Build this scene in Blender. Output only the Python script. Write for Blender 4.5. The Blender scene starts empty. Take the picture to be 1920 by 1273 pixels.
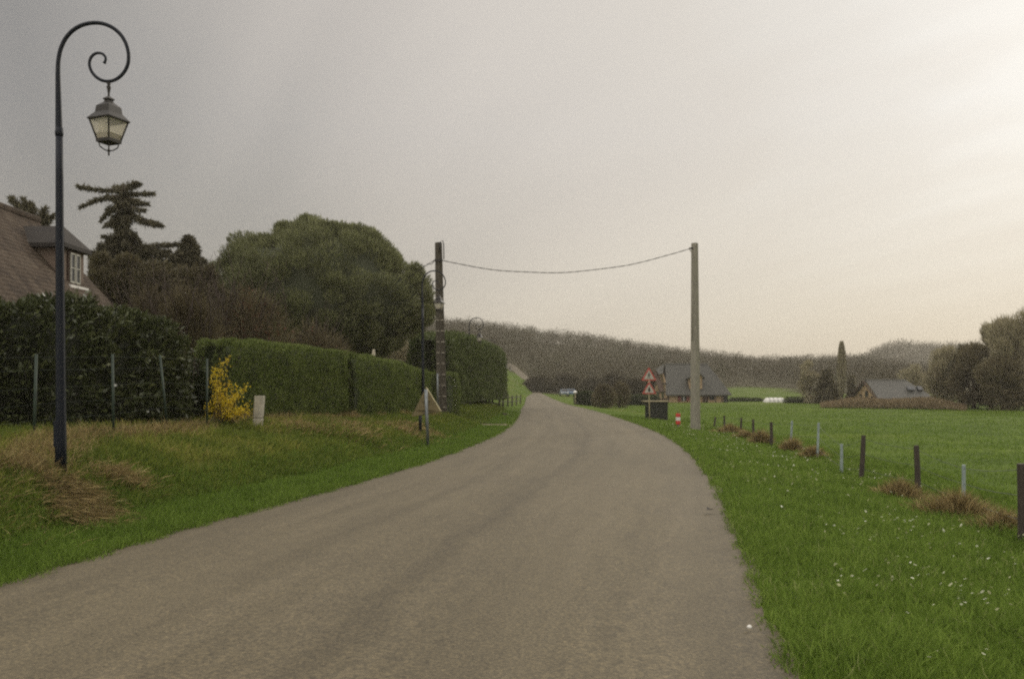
import bpy, math, random
import numpy as np
R = math.radians
rng = np.random.default_rng(7)
random.seed(7)
F = 1653.0; CAM = 1.6
scene = bpy.context.scene
COL = scene.collection

def pt(px, py, d):
    return np.array([(px-960)/F*d, d, CAM-(py-735)/F*d])
def xat(px, d): return (px-960)/F*d
def zat(py, d): return CAM-(py-735)/F*d

# ------------------------------------------------------------------ noise
def _hash(i, j, s):
    v = np.sin(i*127.1+j*311.7+s*74.7)*43758.5453
    return v-np.floor(v)
def vn(x, y, s=0):
    x = np.asarray(x, float); y = np.asarray(y, float)
    i = np.floor(x); j = np.floor(y); f = x-i; g = y-j
    f = f*f*(3-2*f); g = g*g*(3-2*g)
    return ((_hash(i, j, s)*(1-f)+_hash(i+1, j, s)*f)*(1-g)+(_hash(i, j+1, s)*(1-f)+_hash(i+1, j+1, s)*f)*g)
def fbm(x, y, s=0, o=3):
    a = 0; w = .5; t = 0
    for k in range(o):
        a = a+w*vn(x*2**k, y*2**k, s+k*17); t += w; w *= .5
    return a/t
def ss(a, b, x):
    t = np.clip((np.asarray(x, float)-a)/(b-a), 0, 1)
    return t*t*(3-2*t)

# ------------------------------------------------------------------ terrain
YL = [-12, 0, 7.35, 8.67, 10.4, 12.9, 16, 21.2, 27.8, 35.3, 44, 66, 105.8, 150, 200, 260, 400, 1500]
VL = [-6.4, -4.95, -4.27, -4.12, -3.83, -3.28, -2.62, -1.8, -1.09, -.43, -.08, .48, 1.47, 2.36, 3.2, -2, -30, -200]
YR = [-12, 0, 4.92, 7.25, 11.76, 16.0, 21.2, 31.1, 40.7, 52.9, 75.6, 105.8, 150, 200, 260, 400, 1500]
VR = [-1.4, .68, 1.60, 2.05, 2.92, 3.63, 4.46, 5.6, 6.15, 6.56, 7.1, 7.2, 6.6, 6.3, 1.2, -26, -196]
def smooth_curve(Y, V):
    g = np.concatenate([np.arange(-12, 60, .25), np.arange(60, 1500, 1.0)])
    v = np.interp(g, Y, V)
    for _ in range(3):
        w = np.clip(g*.08, .8, 8)
        v = (np.interp(g-w, g, v)+v+np.interp(g+w, g, v))/3
    return g, v
_gl, _vl = smooth_curve(YL, VL); _gr, _vr = smooth_curve(YR, VR)
def XL(Y): return np.interp(Y, _gl, _vl)
def XR(Y): return np.interp(Y, _gr, _vr)

RP = [(-600, 560), (300, 560), (700, 575), (805, 601), (900, 605), (960, 613), (1060, 622), (1130, 630), (1200, 642), (1280, 655), (1350, 663), (1430, 671),
      (1500, 670), (1580, 668), (1650, 672), (1720, 686), (1850, 690), (2100, 680), (3000, 650)]
def ridge(u): return np.interp(u, [a for a, b in RP], [b for a, b in RP])
TREE = 8.0
def hill(X, Y):
    Yc = np.maximum(Y, 40.0)
    u = 960+F*X/Yc
    y0 = np.interp(u, [700, 930, 985, 1010, 1150, 1400, 1700], [125, 128, 140, 205, 205, 190, 210])
    hr = CAM+(735-ridge(u))/F*480-TREE
    z = ss(0, 1, (Y-y0)/(500-y0))*hr
    z2 = ss(600, 860, Y)*np.maximum(0, ss(1560, 1700, u))*(CAM+(735-656)/F*880-TREE-8)
    return z+z2
def G(X, Y):
    X = np.asarray(X, float); Y = np.asarray(Y, float)
    s = XL(Y)-X; t = X-XR(Y)
    bank = np.interp(s, [0, 1.1, 1.5, 2.1, 3.0, 4.0, 6, 9, 20], [0, .04, .17, .48, .68, .82, .93, 1.0, 1.0])
    # shallow gully in the bank, driveway crossing
    gul = np.exp(-((Y-(20.5-(s-2.4)*1.3))/.55)**2)*ss(.8, 2, s)*ss(5.2, 3.6, s)*.42
    drv = 1-.93*ss(38.9, 40.9, Y)*ss(49, 43.5, Y)
    bank = bank*drv-gul
    right = -.25*ss(.3, 3.8, t)
    rough = ss(.0, .8, np.maximum(s, t))
    near = np.where(s > 0, bank, np.where(t > 0, right, 0))
    n = (fbm(X*1.3, Y*1.3, 3)-.5)*.10*rough*ss(90, 50, Y)+(fbm(X*.55, Y*.35, 9)-.5)*.26*rough*ss(160, 60, Y)*ss(1.5, 4, np.maximum(s, t))
    rise = 1.4*ss(0, 1, (Y-100)/110)
    return near+n+rise+hill(X, Y)
def g1(x, y): return float(G(x, y))

# ------------------------------------------------------------------ mesh plumbing
def meshdata(name, V, Fc, mat=None, var=None, smooth=False):
    V = np.asarray(V, np.float32).reshape(-1, 3); Fc = np.asarray(Fc, np.int32)
    k = Fc.shape[1]
    me = bpy.data.meshes.new(name)
    me.vertices.add(len(V)); me.vertices.foreach_set('co', V.ravel())
    me.loops.add(Fc.size); me.loops.foreach_set('vertex_index', Fc.ravel())
    me.polygons.add(len(Fc))
    me.polygons.foreach_set('loop_start', np.arange(0, Fc.size, k, dtype=np.int32))
    me.polygons.foreach_set('loop_total', np.full(len(Fc), k, np.int32))
    if smooth: me.polygons.foreach_set('use_smooth', np.ones(len(Fc), bool))
    for an, av in (var or {}).items():
        a = me.attributes.new(an, 'FLOAT', 'POINT'); a.data.foreach_set('value', np.asarray(av, np.float32))
    me.update(calc_edges=True); me.validate()
    if mat: me.materials.append(mat)
    return me
class MB:
    def __init__(s): s.v = []; s.f = []
    def add(s, vs, fs):
        b = len(s.v); s.v += [tuple(map(float, v)) for v in vs]; s.f += [tuple(b+i for i in f) for f in fs]; return s
    def box(s, c, size, rz=0, taper=1.0, shear=(0, 0)):
        cx, cy, cz = c; sx, sy, sz = [q/2 for q in size]; ca, sa = math.cos(rz), math.sin(rz); vs = []
        for k in (-1, 1):
            tp = taper if k > 0 else 1
            for i, j in ((-1, -1), (1, -1), (1, 1), (-1, 1)):
                x, y = i*sx*tp, j*sy*tp
                vs.append((cx+x*ca-y*sa+(shear[0] if k > 0 else 0), cy+x*sa+y*ca+(shear[1] if k > 0 else 0), cz+k*sz))
        return s.add(vs, [(3, 2, 1, 0), (4, 5, 6, 7), (0, 1, 5, 4), (1, 2, 6, 5), (2, 3, 7, 6), (3, 0, 4, 7)])
    def tube(s, path, rad, n=10, cap=True):
        P = np.array(path, float); m = len(P)
        rad = np.full(m, rad) if np.isscalar(rad) else np.array(rad)
        T = np.gradient(P, axis=0); T /= np.linalg.norm(T, axis=1)[:, None]+1e-9
        ref = np.array([0, 1, 0]) if abs(T[0][1]) < .9 else np.array([1, 0, 0])
        vs = []; N = np.cross(T[0], ref); N /= np.linalg.norm(N)
        for i in range(m):
            N = N-T[i]*np.dot(N, T[i]); N /= np.linalg.norm(N)+1e-9; B = np.cross(T[i], N)
            for k in range(n):
                a = 2*math.pi*k/n; vs.append(P[i]+rad[i]*(math.cos(a)*N+math.sin(a)*B))
        fs = [(i*n+k, i*n+(k+1) % n, (i+1)*n+(k+1) % n, (i+1)*n+k) for i in range(m-1) for k in range(n)]
        if cap: fs += [tuple(range(n-1, -1, -1)), tuple((m-1)*n+k for k in range(n))]
        return s.add(vs, fs)
    def lathe(s, c, prof, n=16, rot=0):
        vs = []; m = len(prof)
        for r, z in prof:
            for k in range(n):
                a = 2*math.pi*k/n+rot; vs.append((c[0]+r*math.cos(a), c[1]+r*math.sin(a), c[2]+z))
        fs = [(i*n+k, i*n+(k+1) % n, (i+1)*n+(k+1) % n, (i+1)*n+k) for i in range(m-1) for k in range(n)]
        fs += [tuple(range(n-1, -1, -1)), tuple((m-1)*n+k for k in range(n))]
        return s.add(vs, fs)
    def prism(s, pts, off):          # pts: planar 3-D outline, off: thickness vector
        n = len(pts); off = np.array(off, float)
        vs = [np.array(p, float) for p in pts]+[np.array(p, float)+off for p in pts]
        fs = [tuple(range(n-1, -1, -1)), tuple(range(n, 2*n))]+[(i, (i+1) % n, n+(i+1) % n, n+i) for i in range(n)]
        return s.add(vs, fs)
def rootloc(o):
    while o.parent: o = o.parent
    return np.array(o.location)
def link(name, me, parent=None, origin=None):
    if parent is not None: off = rootloc(parent)
    elif origin is not None: off = np.array(origin, float)
    else: off = np.zeros(3)
    if np.any(off):
        n = len(me.vertices); a = np.empty(n*3, np.float32); me.vertices.foreach_get('co', a)
        me.vertices.foreach_set('co', (a.reshape(-1, 3)-off).astype(np.float32).ravel()); me.update()
    o = bpy.data.objects.new(name, me); COL.objects.link(o)
    if parent is not None: o.parent = parent
    elif origin is not None: o.location = off
    return o
def obj(name, mb, mat, parent=None, origin=None, smooth=False, bevel=0):
    me = bpy.data.meshes.new(name); me.from_pydata(mb.v, [], mb.f); me.materials.append(mat)
    if smooth:
        for p in me.polygons: p.use_smooth = True
    me.update()
    o = link(name, me, parent, origin)
    if bevel:
        m = o.modifiers.new('bevel', 'BEVEL'); m.width = bevel; m.segments = 2; m.limit_method = 'ANGLE'
    return o
def nobj(name, V, Fc, mat, parent=None, origin=None, var=None, smooth=False):
    return link(name, meshdata(name, V, Fc, mat, var, smooth), parent, origin)
def tag(o, label, cat=None, group=None, kind=None):
    if label: o['label'] = label
    if cat: o['category'] = cat
    if group: o['group'] = group
    if kind: o['kind'] = kind
    return o
def thing(name, label, cat, loc, group=None):
    o = bpy.data.objects.new(name, None); COL.objects.link(o); o.location = [float(q) for q in loc]; o.empty_display_size = .2
    return tag(o, label, cat, group)
def kids(o): return [c for c in COL.objects if c.parent == o]
def copy_tree(o, parent=None):
    ch = kids(o); c = o.copy(); COL.objects.link(c); c.parent = parent
    for k in ch: copy_tree(k, c)
    return c

# ------------------------------------------------------------------ materials
def newmat(name):
    m = bpy.data.materials.new(name); m.use_nodes = True; nt = m.node_tree
    for n in list(nt.nodes): nt.nodes.remove(n)
    return m, nt, nt.nodes.new('ShaderNodeOutputMaterial')
def N(nt, t, **kw):
    n = nt.nodes.new('ShaderNode'+t)
    for k, v in kw.items():
        if k in n.inputs: n.inputs[k].default_value = v
        else: setattr(n, k, v)
    return n
def ramp(nt, stops):
    r = nt.nodes.new('ShaderNodeValToRGB'); e = r.color_ramp.elements
    while len(e) < len(stops): e.new(.5)
    for i, (p, c) in enumerate(stops):
        e[i].position = p; e[i].color = (*c, 1)
    return r
def noise(nt, coord, scale, detail=4, rough=.6, sc=None):
    n = N(nt, 'TexNoise', Scale=scale, Detail=detail, Roughness=rough)
    if sc:
        mp = nt.nodes.new('ShaderNodeMapping'); mp.inputs['Scale'].default_value = sc
        nt.links.new(coord, mp.inputs['Vector']); coord = mp.outputs['Vector']
    nt.links.new(coord, n.inputs['Vector']); return n
def solid(name, c1, c2=None, scale=6, rough=.7, metal=0, bump=0, sc=None, spec=.4):
    m, nt, out = newmat(name); b = N(nt, 'BsdfPrincipled', Roughness=rough, Metallic=metal); b.inputs['Specular IOR Level'].default_value = spec
    tc = nt.nodes.new('ShaderNodeTexCoord'); n = noise(nt, tc.outputs['Object'], scale, sc=sc)
    c2 = c2 or tuple(q*.75 for q in c1)
    r = ramp(nt, [(.3, c2), (.7, c1)]); nt.links.new(n.outputs['Fac'], r.inputs['Fac']); nt.links.new(r.outputs['Color'], b.inputs['Base Color'])
    if bump:
        bp = N(nt, 'Bump', Strength=.6, Distance=bump); nt.links.new(n.outputs['Fac'], bp.inputs['Height']); nt.links.new(bp.outputs['Normal'], b.inputs['Normal'])
    nt.links.new(b.outputs['BSDF'], out.inputs['Surface']); return m
def leafmat(name, stops, rough=.6, trans=.25, spec=.25):
    m, nt, out = newmat(name); b = N(nt, 'BsdfPrincipled', Roughness=rough); b.inputs['Specular IOR Level'].default_value = spec
    a = nt.nodes.new('ShaderNodeAttribute'); a.attribute_name = 'var'
    r = ramp(nt, stops); nt.links.new(a.outputs['Fac'], r.inputs['Fac']); nt.links.new(r.outputs['Color'], b.inputs['Base Color'])
    t = nt.nodes.new('ShaderNodeBsdfTranslucent'); nt.links.new(r.outputs['Color'], t.inputs['Color'])
    mx = nt.nodes.new('ShaderNodeMixShader'); mx.inputs[0].default_value = trans
    nt.links.new(b.outputs['BSDF'], mx.inputs[1]); nt.links.new(t.outputs['BSDF'], mx.inputs[2]); nt.links.new(mx.outputs[0], out.inputs['Surface'])
    return m
M = {}
M['iron'] = solid('iron', (.007, .010, .018), (.005, .007, .011), 20, .55, .0, spec=.25)
M['darkmetal'] = solid('darkmetal', (.035, .03, .024), (.02, .018, .016), 20, .5, .3)
M['concrete'] = solid('concrete', (.30, .28, .22), (.19, .175, .14), 5, .9, bump=.01, sc=(3, 3, .7))
M['brownpole'] = solid('brownpole', (.085, .072, .05), (.045, .038, .028), 5, .9, bump=.01, sc=(3, 3, .6))
M['paleband'] = solid('paleband', (.40, .36, .29), (.28, .25, .2), 9, .8)
M['whitestone'] = solid('whitestone', (.50, .46, .36), (.24, .22, .17), 6, .9, bump=.01)
M['galv'] = solid('galv', (.22, .24, .24), (.14, .15, .15), 12, .5, .5)
M['signback'] = solid('signback', (.20, .155, .07), (.125, .10, .045), 5, .6)
M['signedge'] = solid('signedge', (.75, .66, .38), None, 5, .5)
M['greenpost'] = solid('greenpost', (.03, .05, .032), (.018, .03, .02), 8, .6)
M['wire'] = solid('wire', (.12, .13, .12), None, 8, .5, .5)
M['cable'] = solid('cable', (.015, .014, .013), None, 8, .6)
M['woodpost'] = solid('woodpost', (.07, .055, .042), (.035, .028, .022), 9, .9, bump=.01, sc=(3, 3, .5))
M['stake'] = solid('stake', (.32, .38, .37), (.2, .24, .23), 9, .6)
M['signwhite'] = solid('signwhite', (.42, .41, .34), (.36, .35, .29), 9, .5)
M['signred'] = solid('signred', (.42, .075, .055), (.33, .06, .045), 9, .5)
M['redpaint'] = solid('redpaint', (.62, .05, .04), (.48, .045, .035), 9, .5)
M['whitepaint'] = solid('whitepaint', (.78, .76, .70), (.62, .6, .55), 9, .6)
M['black'] = solid('black', (.012, .012, .016), None, 9, .5)
M['cabinet'] = solid('cabinet', (.024, .026, .016), (.014, .016, .010), 5, .7)
M['paletrim'] = solid('paletrim', (.50, .43, .27), (.36, .3, .18), 5, .7)
M['gablewall'] = solid('gablewall', (.5, .36, .2), (.36, .25, .14), 2, .9)
M['slate'] = solid('slate', (.078, .076, .064), (.052, .05, .042), 3, .65, bump=.03, sc=(1, 1, 3))
M['render'] = solid('render', (.40, .28, .16), (.26, .18, .105), 2, .9)
M['timber'] = solid('timber', (.075, .045, .028), (.04, .025, .017), 5, .8)
M['redshutter'] = solid('redshutter', (.16, .035, .03), None, 5, .6)
M['cheek'] = solid('cheek', (.17, .125, .095), (.13, .096, .072), 3, .9)
M['glass'] = solid('glass', (.03, .035, .04), (.02, .022, .025), 4, .12, spec=.6)
M['bark'] = solid('bark', (.07, .05, .035), (.035, .026, .02), 8, .9, bump=.03, sc=(2, 2, .5))
M['palebark'] = solid('palebark', (.42, .38, .28), (.22, .19, .14), 8, .9)
M['bluecar'] = solid('bluecar', (.10, .17, .26), (.07, .12, .19), 3, .35)
M['greycar'] = solid('greycar', (.18, .22, .25), (.14, .17, .2), 3, .35)
M['leafbrown'] = solid('leafbrown', (.03, .022, .015), None, 30, .8)
M['needle'] = leafmat('needle', [(0, (.09, .092, .045)), (.5, (.17, .18, .082)), (1, (.29, .295, .14))])
M['cedar'] = leafmat('cedar', [(0, (.06, .055, .034)), (1, (.14, .125, .07))])
M['darkever'] = leafmat('darkever', [(0, (.07, .06, .034)), (1, (.155, .135, .07))])
M['laurel'] = leafmat('laurel', [(0, (.035, .044, .018)), (.6, (.08, .092, .036)), (.9, (.14, .15, .06)), (1, (.5, .48, .3))], .34, .15, .4)  # pale top stop paints glints into the colour of some leaves
M['hedge'] = leafmat('hedge', [(0, (.07, .095, .026)), (.5, (.14, .175, .046)), (.85, (.20, .235, .066)), (1, (.30, .27, .12))])
M['hedgedark'] = leafmat('hedgedark', [(0, (.025, .035, .014)), (.5, (.05, .065, .024)), (1, (.09, .11, .04))])
M['conifhedge'] = leafmat('conifhedge', [(0, (.05, .066, .024)), (.5, (.105, .13, .042)), (1, (.17, .195, .065))])
M['forsythia'] = leafmat('forsythia', [(0, (.42, .30, .02)), (1, (.75, .58, .04))], .6, .3)
M['twig'] = leafmat('twig', [(0, (.07, .057, .032)), (.6, (.145, .122, .068)), (1, (.23, .195, .11))], .9, .1, .1)
M['twiggrey'] = leafmat('twiggrey', [(0, (.17, .15, .095)), (.6, (.34, .30, .19)), (1, (.45, .40, .26))], .9, .1, .1)
M['redleaf'] = leafmat('redleaf', [(0, (.07, .03, .02)), (.7, (.18, .09, .06)), (1, (.34, .19, .14))], .8, .25, .1)
M['wood'] = leafmat('wood', [(0, (.034, .029, .017)), (.5, (.062, .053, .030)), (.85, (.088, .075, .042)), (1, (.07, .08, .034))], .9, .1, .1)
M['scrub'] = leafmat('scrub', [(0, (.14, .105, .062)), (1, (.27, .205, .12))], .9, .2, .1)
M['grass'] = leafmat('grass', [(0, (.065, .108, .016)), (.5, (.155, .228, .040)), (.85, (.235, .31, .066)), (.97, (.27, .30, .11)), (1, (.42, .38, .2))], .7, .4, .06)
M['bankgrass'] = leafmat('bankgrass', [(0, (.065, .10, .02)), (.45, (.165, .195, .036)), (.75, (.25, .25, .06)), (.92, (.34, .26, .10)), (1, (.44, .33, .15))], .7, .35, .06)
M['dry'] = leafmat('dry', [(0, (.10, .075, .032)), (.45, (.21, .158, .068)), (.8, (.36, .27, .12)), (1, (.52, .42, .21))], .75, .35, .15)
M['petal'] = leafmat('petal', [(0, (.35, .36, .16)), (.5, (.6, .6, .4)), (1, (.85, .85, .72))], .6, .3)

# lantern glass: thin opal panes that let the sky through
m, nt, out = newmat('opal'); d = N(nt, 'BsdfTranslucent', Color=(.9, .84, .7, 1)); g = N(nt, 'BsdfPrincipled', Roughness=.2); g.inputs['Base Color'].default_value = (.86, .83, .74, 1)
t = N(nt, 'BsdfTransparent', Color=(.93, .9, .82, 1)); a1 = nt.nodes.new('ShaderNodeMixShader'); a1.inputs[0].default_value = .6; a2 = nt.nodes.new('ShaderNodeMixShader'); a2.inputs[0].default_value = .5
nt.links.new(d.outputs[0], a1.inputs[1]); nt.links.new(g.outputs[0], a1.inputs[2]); nt.links.new(a1.outputs[0], a2.inputs[1]); nt.links.new(t.outputs[0], a2.inputs[2]); nt.links.new(a2.outputs[0], out.inputs['Surface']); M['opal'] = m

# asphalt
m, nt, out = newmat('asphalt'); b = N(nt, 'BsdfPrincipled', Roughness=.85); b.inputs['Specular IOR Level'].default_value = .3
at = nt.nodes.new('ShaderNodeAttribute'); at.attribute_name = 'lane'
at2 = nt.nodes.new('ShaderNodeAttribute'); at2.attribute_name = 'along'
cb = nt.nodes.new('ShaderNodeCombineXYZ'); nt.links.new(at.outputs['Fac'], cb.inputs[0]); nt.links.new(at2.outputs['Fac'], cb.inputs[1])
tc = nt.nodes.new('ShaderNodeTexCoord')
n1 = noise(nt, cb.outputs[0], 1.0, 5, .65, sc=(14, .12, 1)); n2 = noise(nt, tc.outputs['Object'], 38, 6, .85); n3 = noise(nt, tc.outputs['Object'], .55, 4, .6)
r1 = ramp(nt, [(.30, (.098, .082, .052)), (.5, (.117, .098, .062)), (.7, (.135, .113, .073))]); nt.links.new(n1.outputs['Fac'], r1.inputs['Fac'])
r2 = ramp(nt, [(.28, (.25, .26, .3)), (.5, (.92, .92, .92)), (.68, (1.9, 1.8, 1.6))]); nt.links.new(n2.outputs['Fac'], r2.inputs['Fac'])
r3 = ramp(nt, [(.3, (.93, .93, .94)), (.7, (1.04, 1.04, 1.03))]); nt.links.new(n3.outputs['Fac'], r3.inputs['Fac'])
mx = N(nt, 'Mix', data_type='RGBA', blend_type='MULTIPLY'); mx.inputs[0].default_value = 1; nt.links.new(r1.outputs[0], mx.inputs[6]); nt.links.new(r2.outputs[0], mx.inputs[7])
my = N(nt, 'Mix', data_type='RGBA', blend_type='MULTIPLY'); my.inputs[0].default_value = 1; nt.links.new(mx.outputs[2], my.inputs[6]); nt.links.new(r3.outputs[0], my.inputs[7])
# tyre-worn band: smooth darker seam along the middle of the road plus its edges
lw = ramp(nt, [(0, (.62, .60, .56)), (.05, (.95, .95, .95)), (.28, (1.03, 1.03, 1.03)), (.33, (.93, .93, .93)), (.38, (1.03, 1.03, 1.03)), (.515, (.94, .94, .94)), (.54, (.84, .84, .85)), (.565, (.95, .95, .95)), (.8, (1.06, 1.06, 1.05)), (.96, (.95, .95, .95)), (1, (.7, .68, .62))])
nw = noise(nt, tc.outputs['Object'], .5, 3, .6); lo = N(nt, 'Math', operation='MULTIPLY_ADD'); nt.links.new(nw.outputs['Fac'], lo.inputs[0]); lo.inputs[1].default_value = .10; nt.links.new(at.outputs['Fac'], lo.inputs[2])
lo2 = N(nt, 'Math', operation='SUBTRACT'); nt.links.new(lo.outputs[0], lo2.inputs[0]); lo2.inputs[1].default_value = .05; nt.links.new(lo2.outputs[0], lw.inputs['Fac'])
n4 = noise(nt, tc.outputs['Object'], 7, 4, .75); r4 = ramp(nt, [(.3, (.86, .86, .87)), (.5, (1, 1, 1)), (.7, (1.12, 1.11, 1.09))]); nt.links.new(n4.outputs['Fac'], r4.inputs['Fac'])
m4 = N(nt, 'Mix', data_type='RGBA', blend_type='MULTIPLY'); m4.inputs[0].default_value = 1; nt.links.new(my.outputs[2], m4.inputs[6]); nt.links.new(r4.outputs[0], m4.inputs[7])
mz = N(nt, 'Mix', data_type='RGBA', blend_type='MULTIPLY'); mz.inputs[0].default_value = 1; nt.links.new(m4.outputs[2], mz.inputs[6]); nt.links.new(lw.outputs[0], mz.inputs[7])
nt.links.new(mz.outputs[2], b.inputs['Base Color'])
bp = N(nt, 'Bump', Strength=.5, Distance=.006); nt.links.new(n2.outputs['Fac'], bp.inputs['Height']); nt.links.new(bp.outputs[0], b.inputs['Normal'])
nt.links.new(b.outputs[0], out.inputs[0]); M['asphalt'] = m

# ground
m, nt, out = newmat('ground'); b = N(nt, 'BsdfPrincipled', Roughness=.9); b.inputs['Specular IOR Level'].default_value = .03
tc = nt.nodes.new('ShaderNodeTexCoord')
n1 = noise(nt, tc.outputs['Object'], .9, 6, .65); n2 = noise(nt, tc.outputs['Object'], 14, 5, .75); n3 = noise(nt, tc.outputs['Object'], .07, 5, .6, sc=(1, 2.2, 1))
g1r = ramp(nt, [(.25, (.046, .078, .009)), (.5, (.072, .112, .012)), (.75, (.105, .140, .017))]); nt.links.new(n3.outputs['Fac'], g1r.inputs['Fac'])
g2r = ramp(nt, [(.25, (.75, .75, .72)), (.5, (1, 1, 1)), (.75, (1.2, 1.18, 1.2))]); nt.links.new(n2.outputs['Fac'], g2r.inputs['Fac'])
g3r = ramp(nt, [(.3, (.72, .75, .72)), (.7, (1.2, 1.17, 1.15))]); nt.links.new(n1.outputs['Fac'], g3r.inputs['Fac'])
def mul(a, bb, f=1.0, mode='MULTIPLY'):
    q = N(nt, 'Mix', data_type='RGBA', blend_type=mode)
    if isinstance(f, float): q.inputs[0].default_value = f
    else: nt.links.new(f, q.inputs[0])
    for s_, i_ in ((a, 6), (bb, 7)):
        if isinstance(s_, tuple): q.inputs[i_].default_value = (*s_, 1)
        else: nt.links.new(s_, q.inputs[i_])
    return q.outputs[2]
grn = mul(mul(g1r.outputs[0], g2r.outputs[0]), g3r.outputs[0])
dr = ramp(nt, [(.3, (.08, .062, .028)), (.5, (.14, .105, .048)), (.7, (.21, .16, .075))]); nt.links.new(n2.outputs['Fac'], dr.inputs['Fac'])
ad = nt.nodes.new('ShaderNodeAttribute'); ad.attribute_name = 'dry'
aw = nt.nodes.new('ShaderNodeAttribute'); aw.attribute_name = 'soil'
c = mul(grn, dr.outputs[0], ad.outputs['Fac'], 'MIX')
sr = ramp(nt, [(.3, (.035, .028, .017)), (.7, (.06, .048, .028))]); nt.links.new(n2.outputs['Fac'], sr.inputs['Fac'])
c = mul(c, sr.outputs[0], aw.outputs['Fac'], 'MIX')
nt.links.new(c, b.inputs['Base Color'])
bp = N(nt, 'Bump', Strength=.5, Distance=.04); nt.links.new(n2.outputs['Fac'], bp.inputs['Height']); nt.links.new(bp.outputs[0], b.inputs['Normal'])
nt.links.new(b.outputs[0], out.inputs[0]); M['ground'] = m

# old roof tiles with moss and courses
m, nt, out = newmat('tiles'); b = N(nt, 'BsdfPrincipled', Roughness=.9); b.inputs['Specular IOR Level'].default_value = .2
tc = nt.nodes.new('ShaderNodeTexCoord'); n1 = noise(nt, tc.outputs['Object'], 2.2, 6, .7, sc=(1, 1.6, .35)); n2 = noise(nt, tc.outputs['Object'], 16, 3, .6, sc=(1, 1, 2))
r1 = ramp(nt, [(.3, (.030, .022, .016)), (.5, (.064, .046, .031)), (.65, (.092, .070, .049)), (.8, (.055, .05, .030))]); nt.links.new(n1.outputs['Fac'], r1.inputs['Fac'])
r2 = ramp(nt, [(.35, (.6, .6, .6)), (.65, (1.3, 1.3, 1.3))]); nt.links.new(n2.outputs['Fac'], r2.inputs['Fac'])
w = N(nt, 'TexWave', wave_type='BANDS', bands_direction='Z', Scale=2.6, Distortion=.6); nt.links.new(tc.outputs['Object'], w.inputs['Vector'])
nt.links.new(mul(r1.outputs[0], r2.outputs[0]), b.inputs['Base Color'])
bp = N(nt, 'Bump', Strength=.7, Distance=.03); nt.links.new(w.outputs['Fac'], bp.inputs['Height']); nt.links.new(bp.outputs[0], b.inputs['Normal'])
nt.links.new(b.outputs[0], out.inputs[0]); M['tiles'] = m

# ------------------------------------------------------------------ leaf clouds
def unit(v): return v/(np.linalg.norm(v, axis=1)[:, None]+1e-9)
def rdir(n): return unit(rng.normal(size=(n, 3)))
def blades(P, D, L, W, side=None):
    n = len(P); P = np.asarray(P, float); D = unit(np.asarray(D, float))
    S = unit(np.cross(D, rdir(n) if side is None else side)); L = np.broadcast_to(L, n)[:, None]; W = np.broadcast_to(W, n)[:, None]
    V = np.stack([P, P+D*L*.45+S*W/2, P+D*L, P+D*L*.45-S*W/2], 1).reshape(-1, 3)
    return V, np.arange(4*n).reshape(-1, 4)
def bvar(v): return {'var': np.repeat(np.clip(v, 0, 1), 4)}
def foliage(name, P, D, L, W, var, mat, parent=None, origin=None):
    V, Fq = blades(P, D, L, W)
    return nobj(name, V, Fq, mat, parent, origin, bvar(var))
def grassblades(P, D, L, W):      # bent two-segment blades
    n = len(P); D = unit(D); S = unit(np.cross(D, np.c_[rng.normal(size=(n, 2)), np.zeros(n)])); L = L[:, None]; W = W[:, None]
    lean = np.c_[rng.normal(size=(n, 2))*.5, -np.ones(n)*.25]
    mid = P+D*L*.55; tip = mid+unit(D+lean)*L*.5
    V = np.stack([P-S*W/2, P+S*W/2, mid+S*W*.35, mid-S*W*.35, tip], 1).reshape(-1, 3)
    b = np.arange(n)[:, None]*5
    q = b+np.array([[0, 1, 2]]); q2 = b+np.array([[0, 2, 3]]); q3 = b+np.array([[3, 2, 4]])
    return V, np.concatenate([q, q2, q3])

# ------------------------------------------------------------------ ground and road
rows = list(np.arange(-12, 48, .28)); y = 48
while y < 1500: rows.append(y); y *= 1.022
rows = np.array(rows)
w = list(np.arange(-14, 16.01, .28)); s_ = .28; a = w[-1]; b_ = w[0]; right = []; left = []
while a < 1000: s_ *= 1.11; a += s_; right.append(a); b_ -= s_; left.append(b_)
w = np.array(left[::-1]+w+right)
YY, WW = np.meshgrid(rows, w, indexing='ij')
XX = np.minimum(WW, 2e3)+(XL(YY)+XR(YY))/2*np.clip(1-np.abs(WW)/400, 0, 1)
ZZ = G(XX, YY)
sL = XL(YY)-XX; tR = XX-XR(YY)
inroad = (sL < -.12) & (tR < -.12)
ZZ = np.where(inroad, ZZ-.06, ZZ)
def dryness(X, Y):
    s = XL(Y)-X; t = X-XR(Y)
    n = fbm(X*.9, Y*.9, 21); n2 = fbm(X*.3, Y*.3, 5)
    dl = ss(1.3, 2.3, s)*(.03+.5*ss(.52, .7, n)+.15*ss(.5, .7, n2))*ss(300, 60, Y)
    dl = dl*(1-.55*ss(22, 40, Y))*(1+.7*ss(13.5, 10.5, Y)*ss(1.5, 2.3, s))
    foot = ss(4.4, 5.0, s)*ss(6.6, 5.6, s)*.25*ss(14, 20, Y)
    dr = np.exp(-((t-4.1-(fbm(Y*.4, Y*0, 8)-.5))/.5)**2)*.3*ss(.35, .6, fbm(X*.5+40, Y*.5, 2))
    far = ss(90, 120, Y)*.12*ss(.45, .7, n2)
    return np.clip(dl+foot+dr+far, 0, 1)
dry = dryness(XX, YY)
uu = 960+F*XX/np.maximum(YY, 30)
woodstart = np.interp(uu, [-800, 700, 930, 985, 1005, 1150, 1250, 1370, 1400, 1470, 1500, 1700, 2500], [230, 240, 252, 225, 208, 208, 215, 262, 268, 262, 215, 200, 190])
soil = ss(-6, 6, YY-woodstart)*.9
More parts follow.
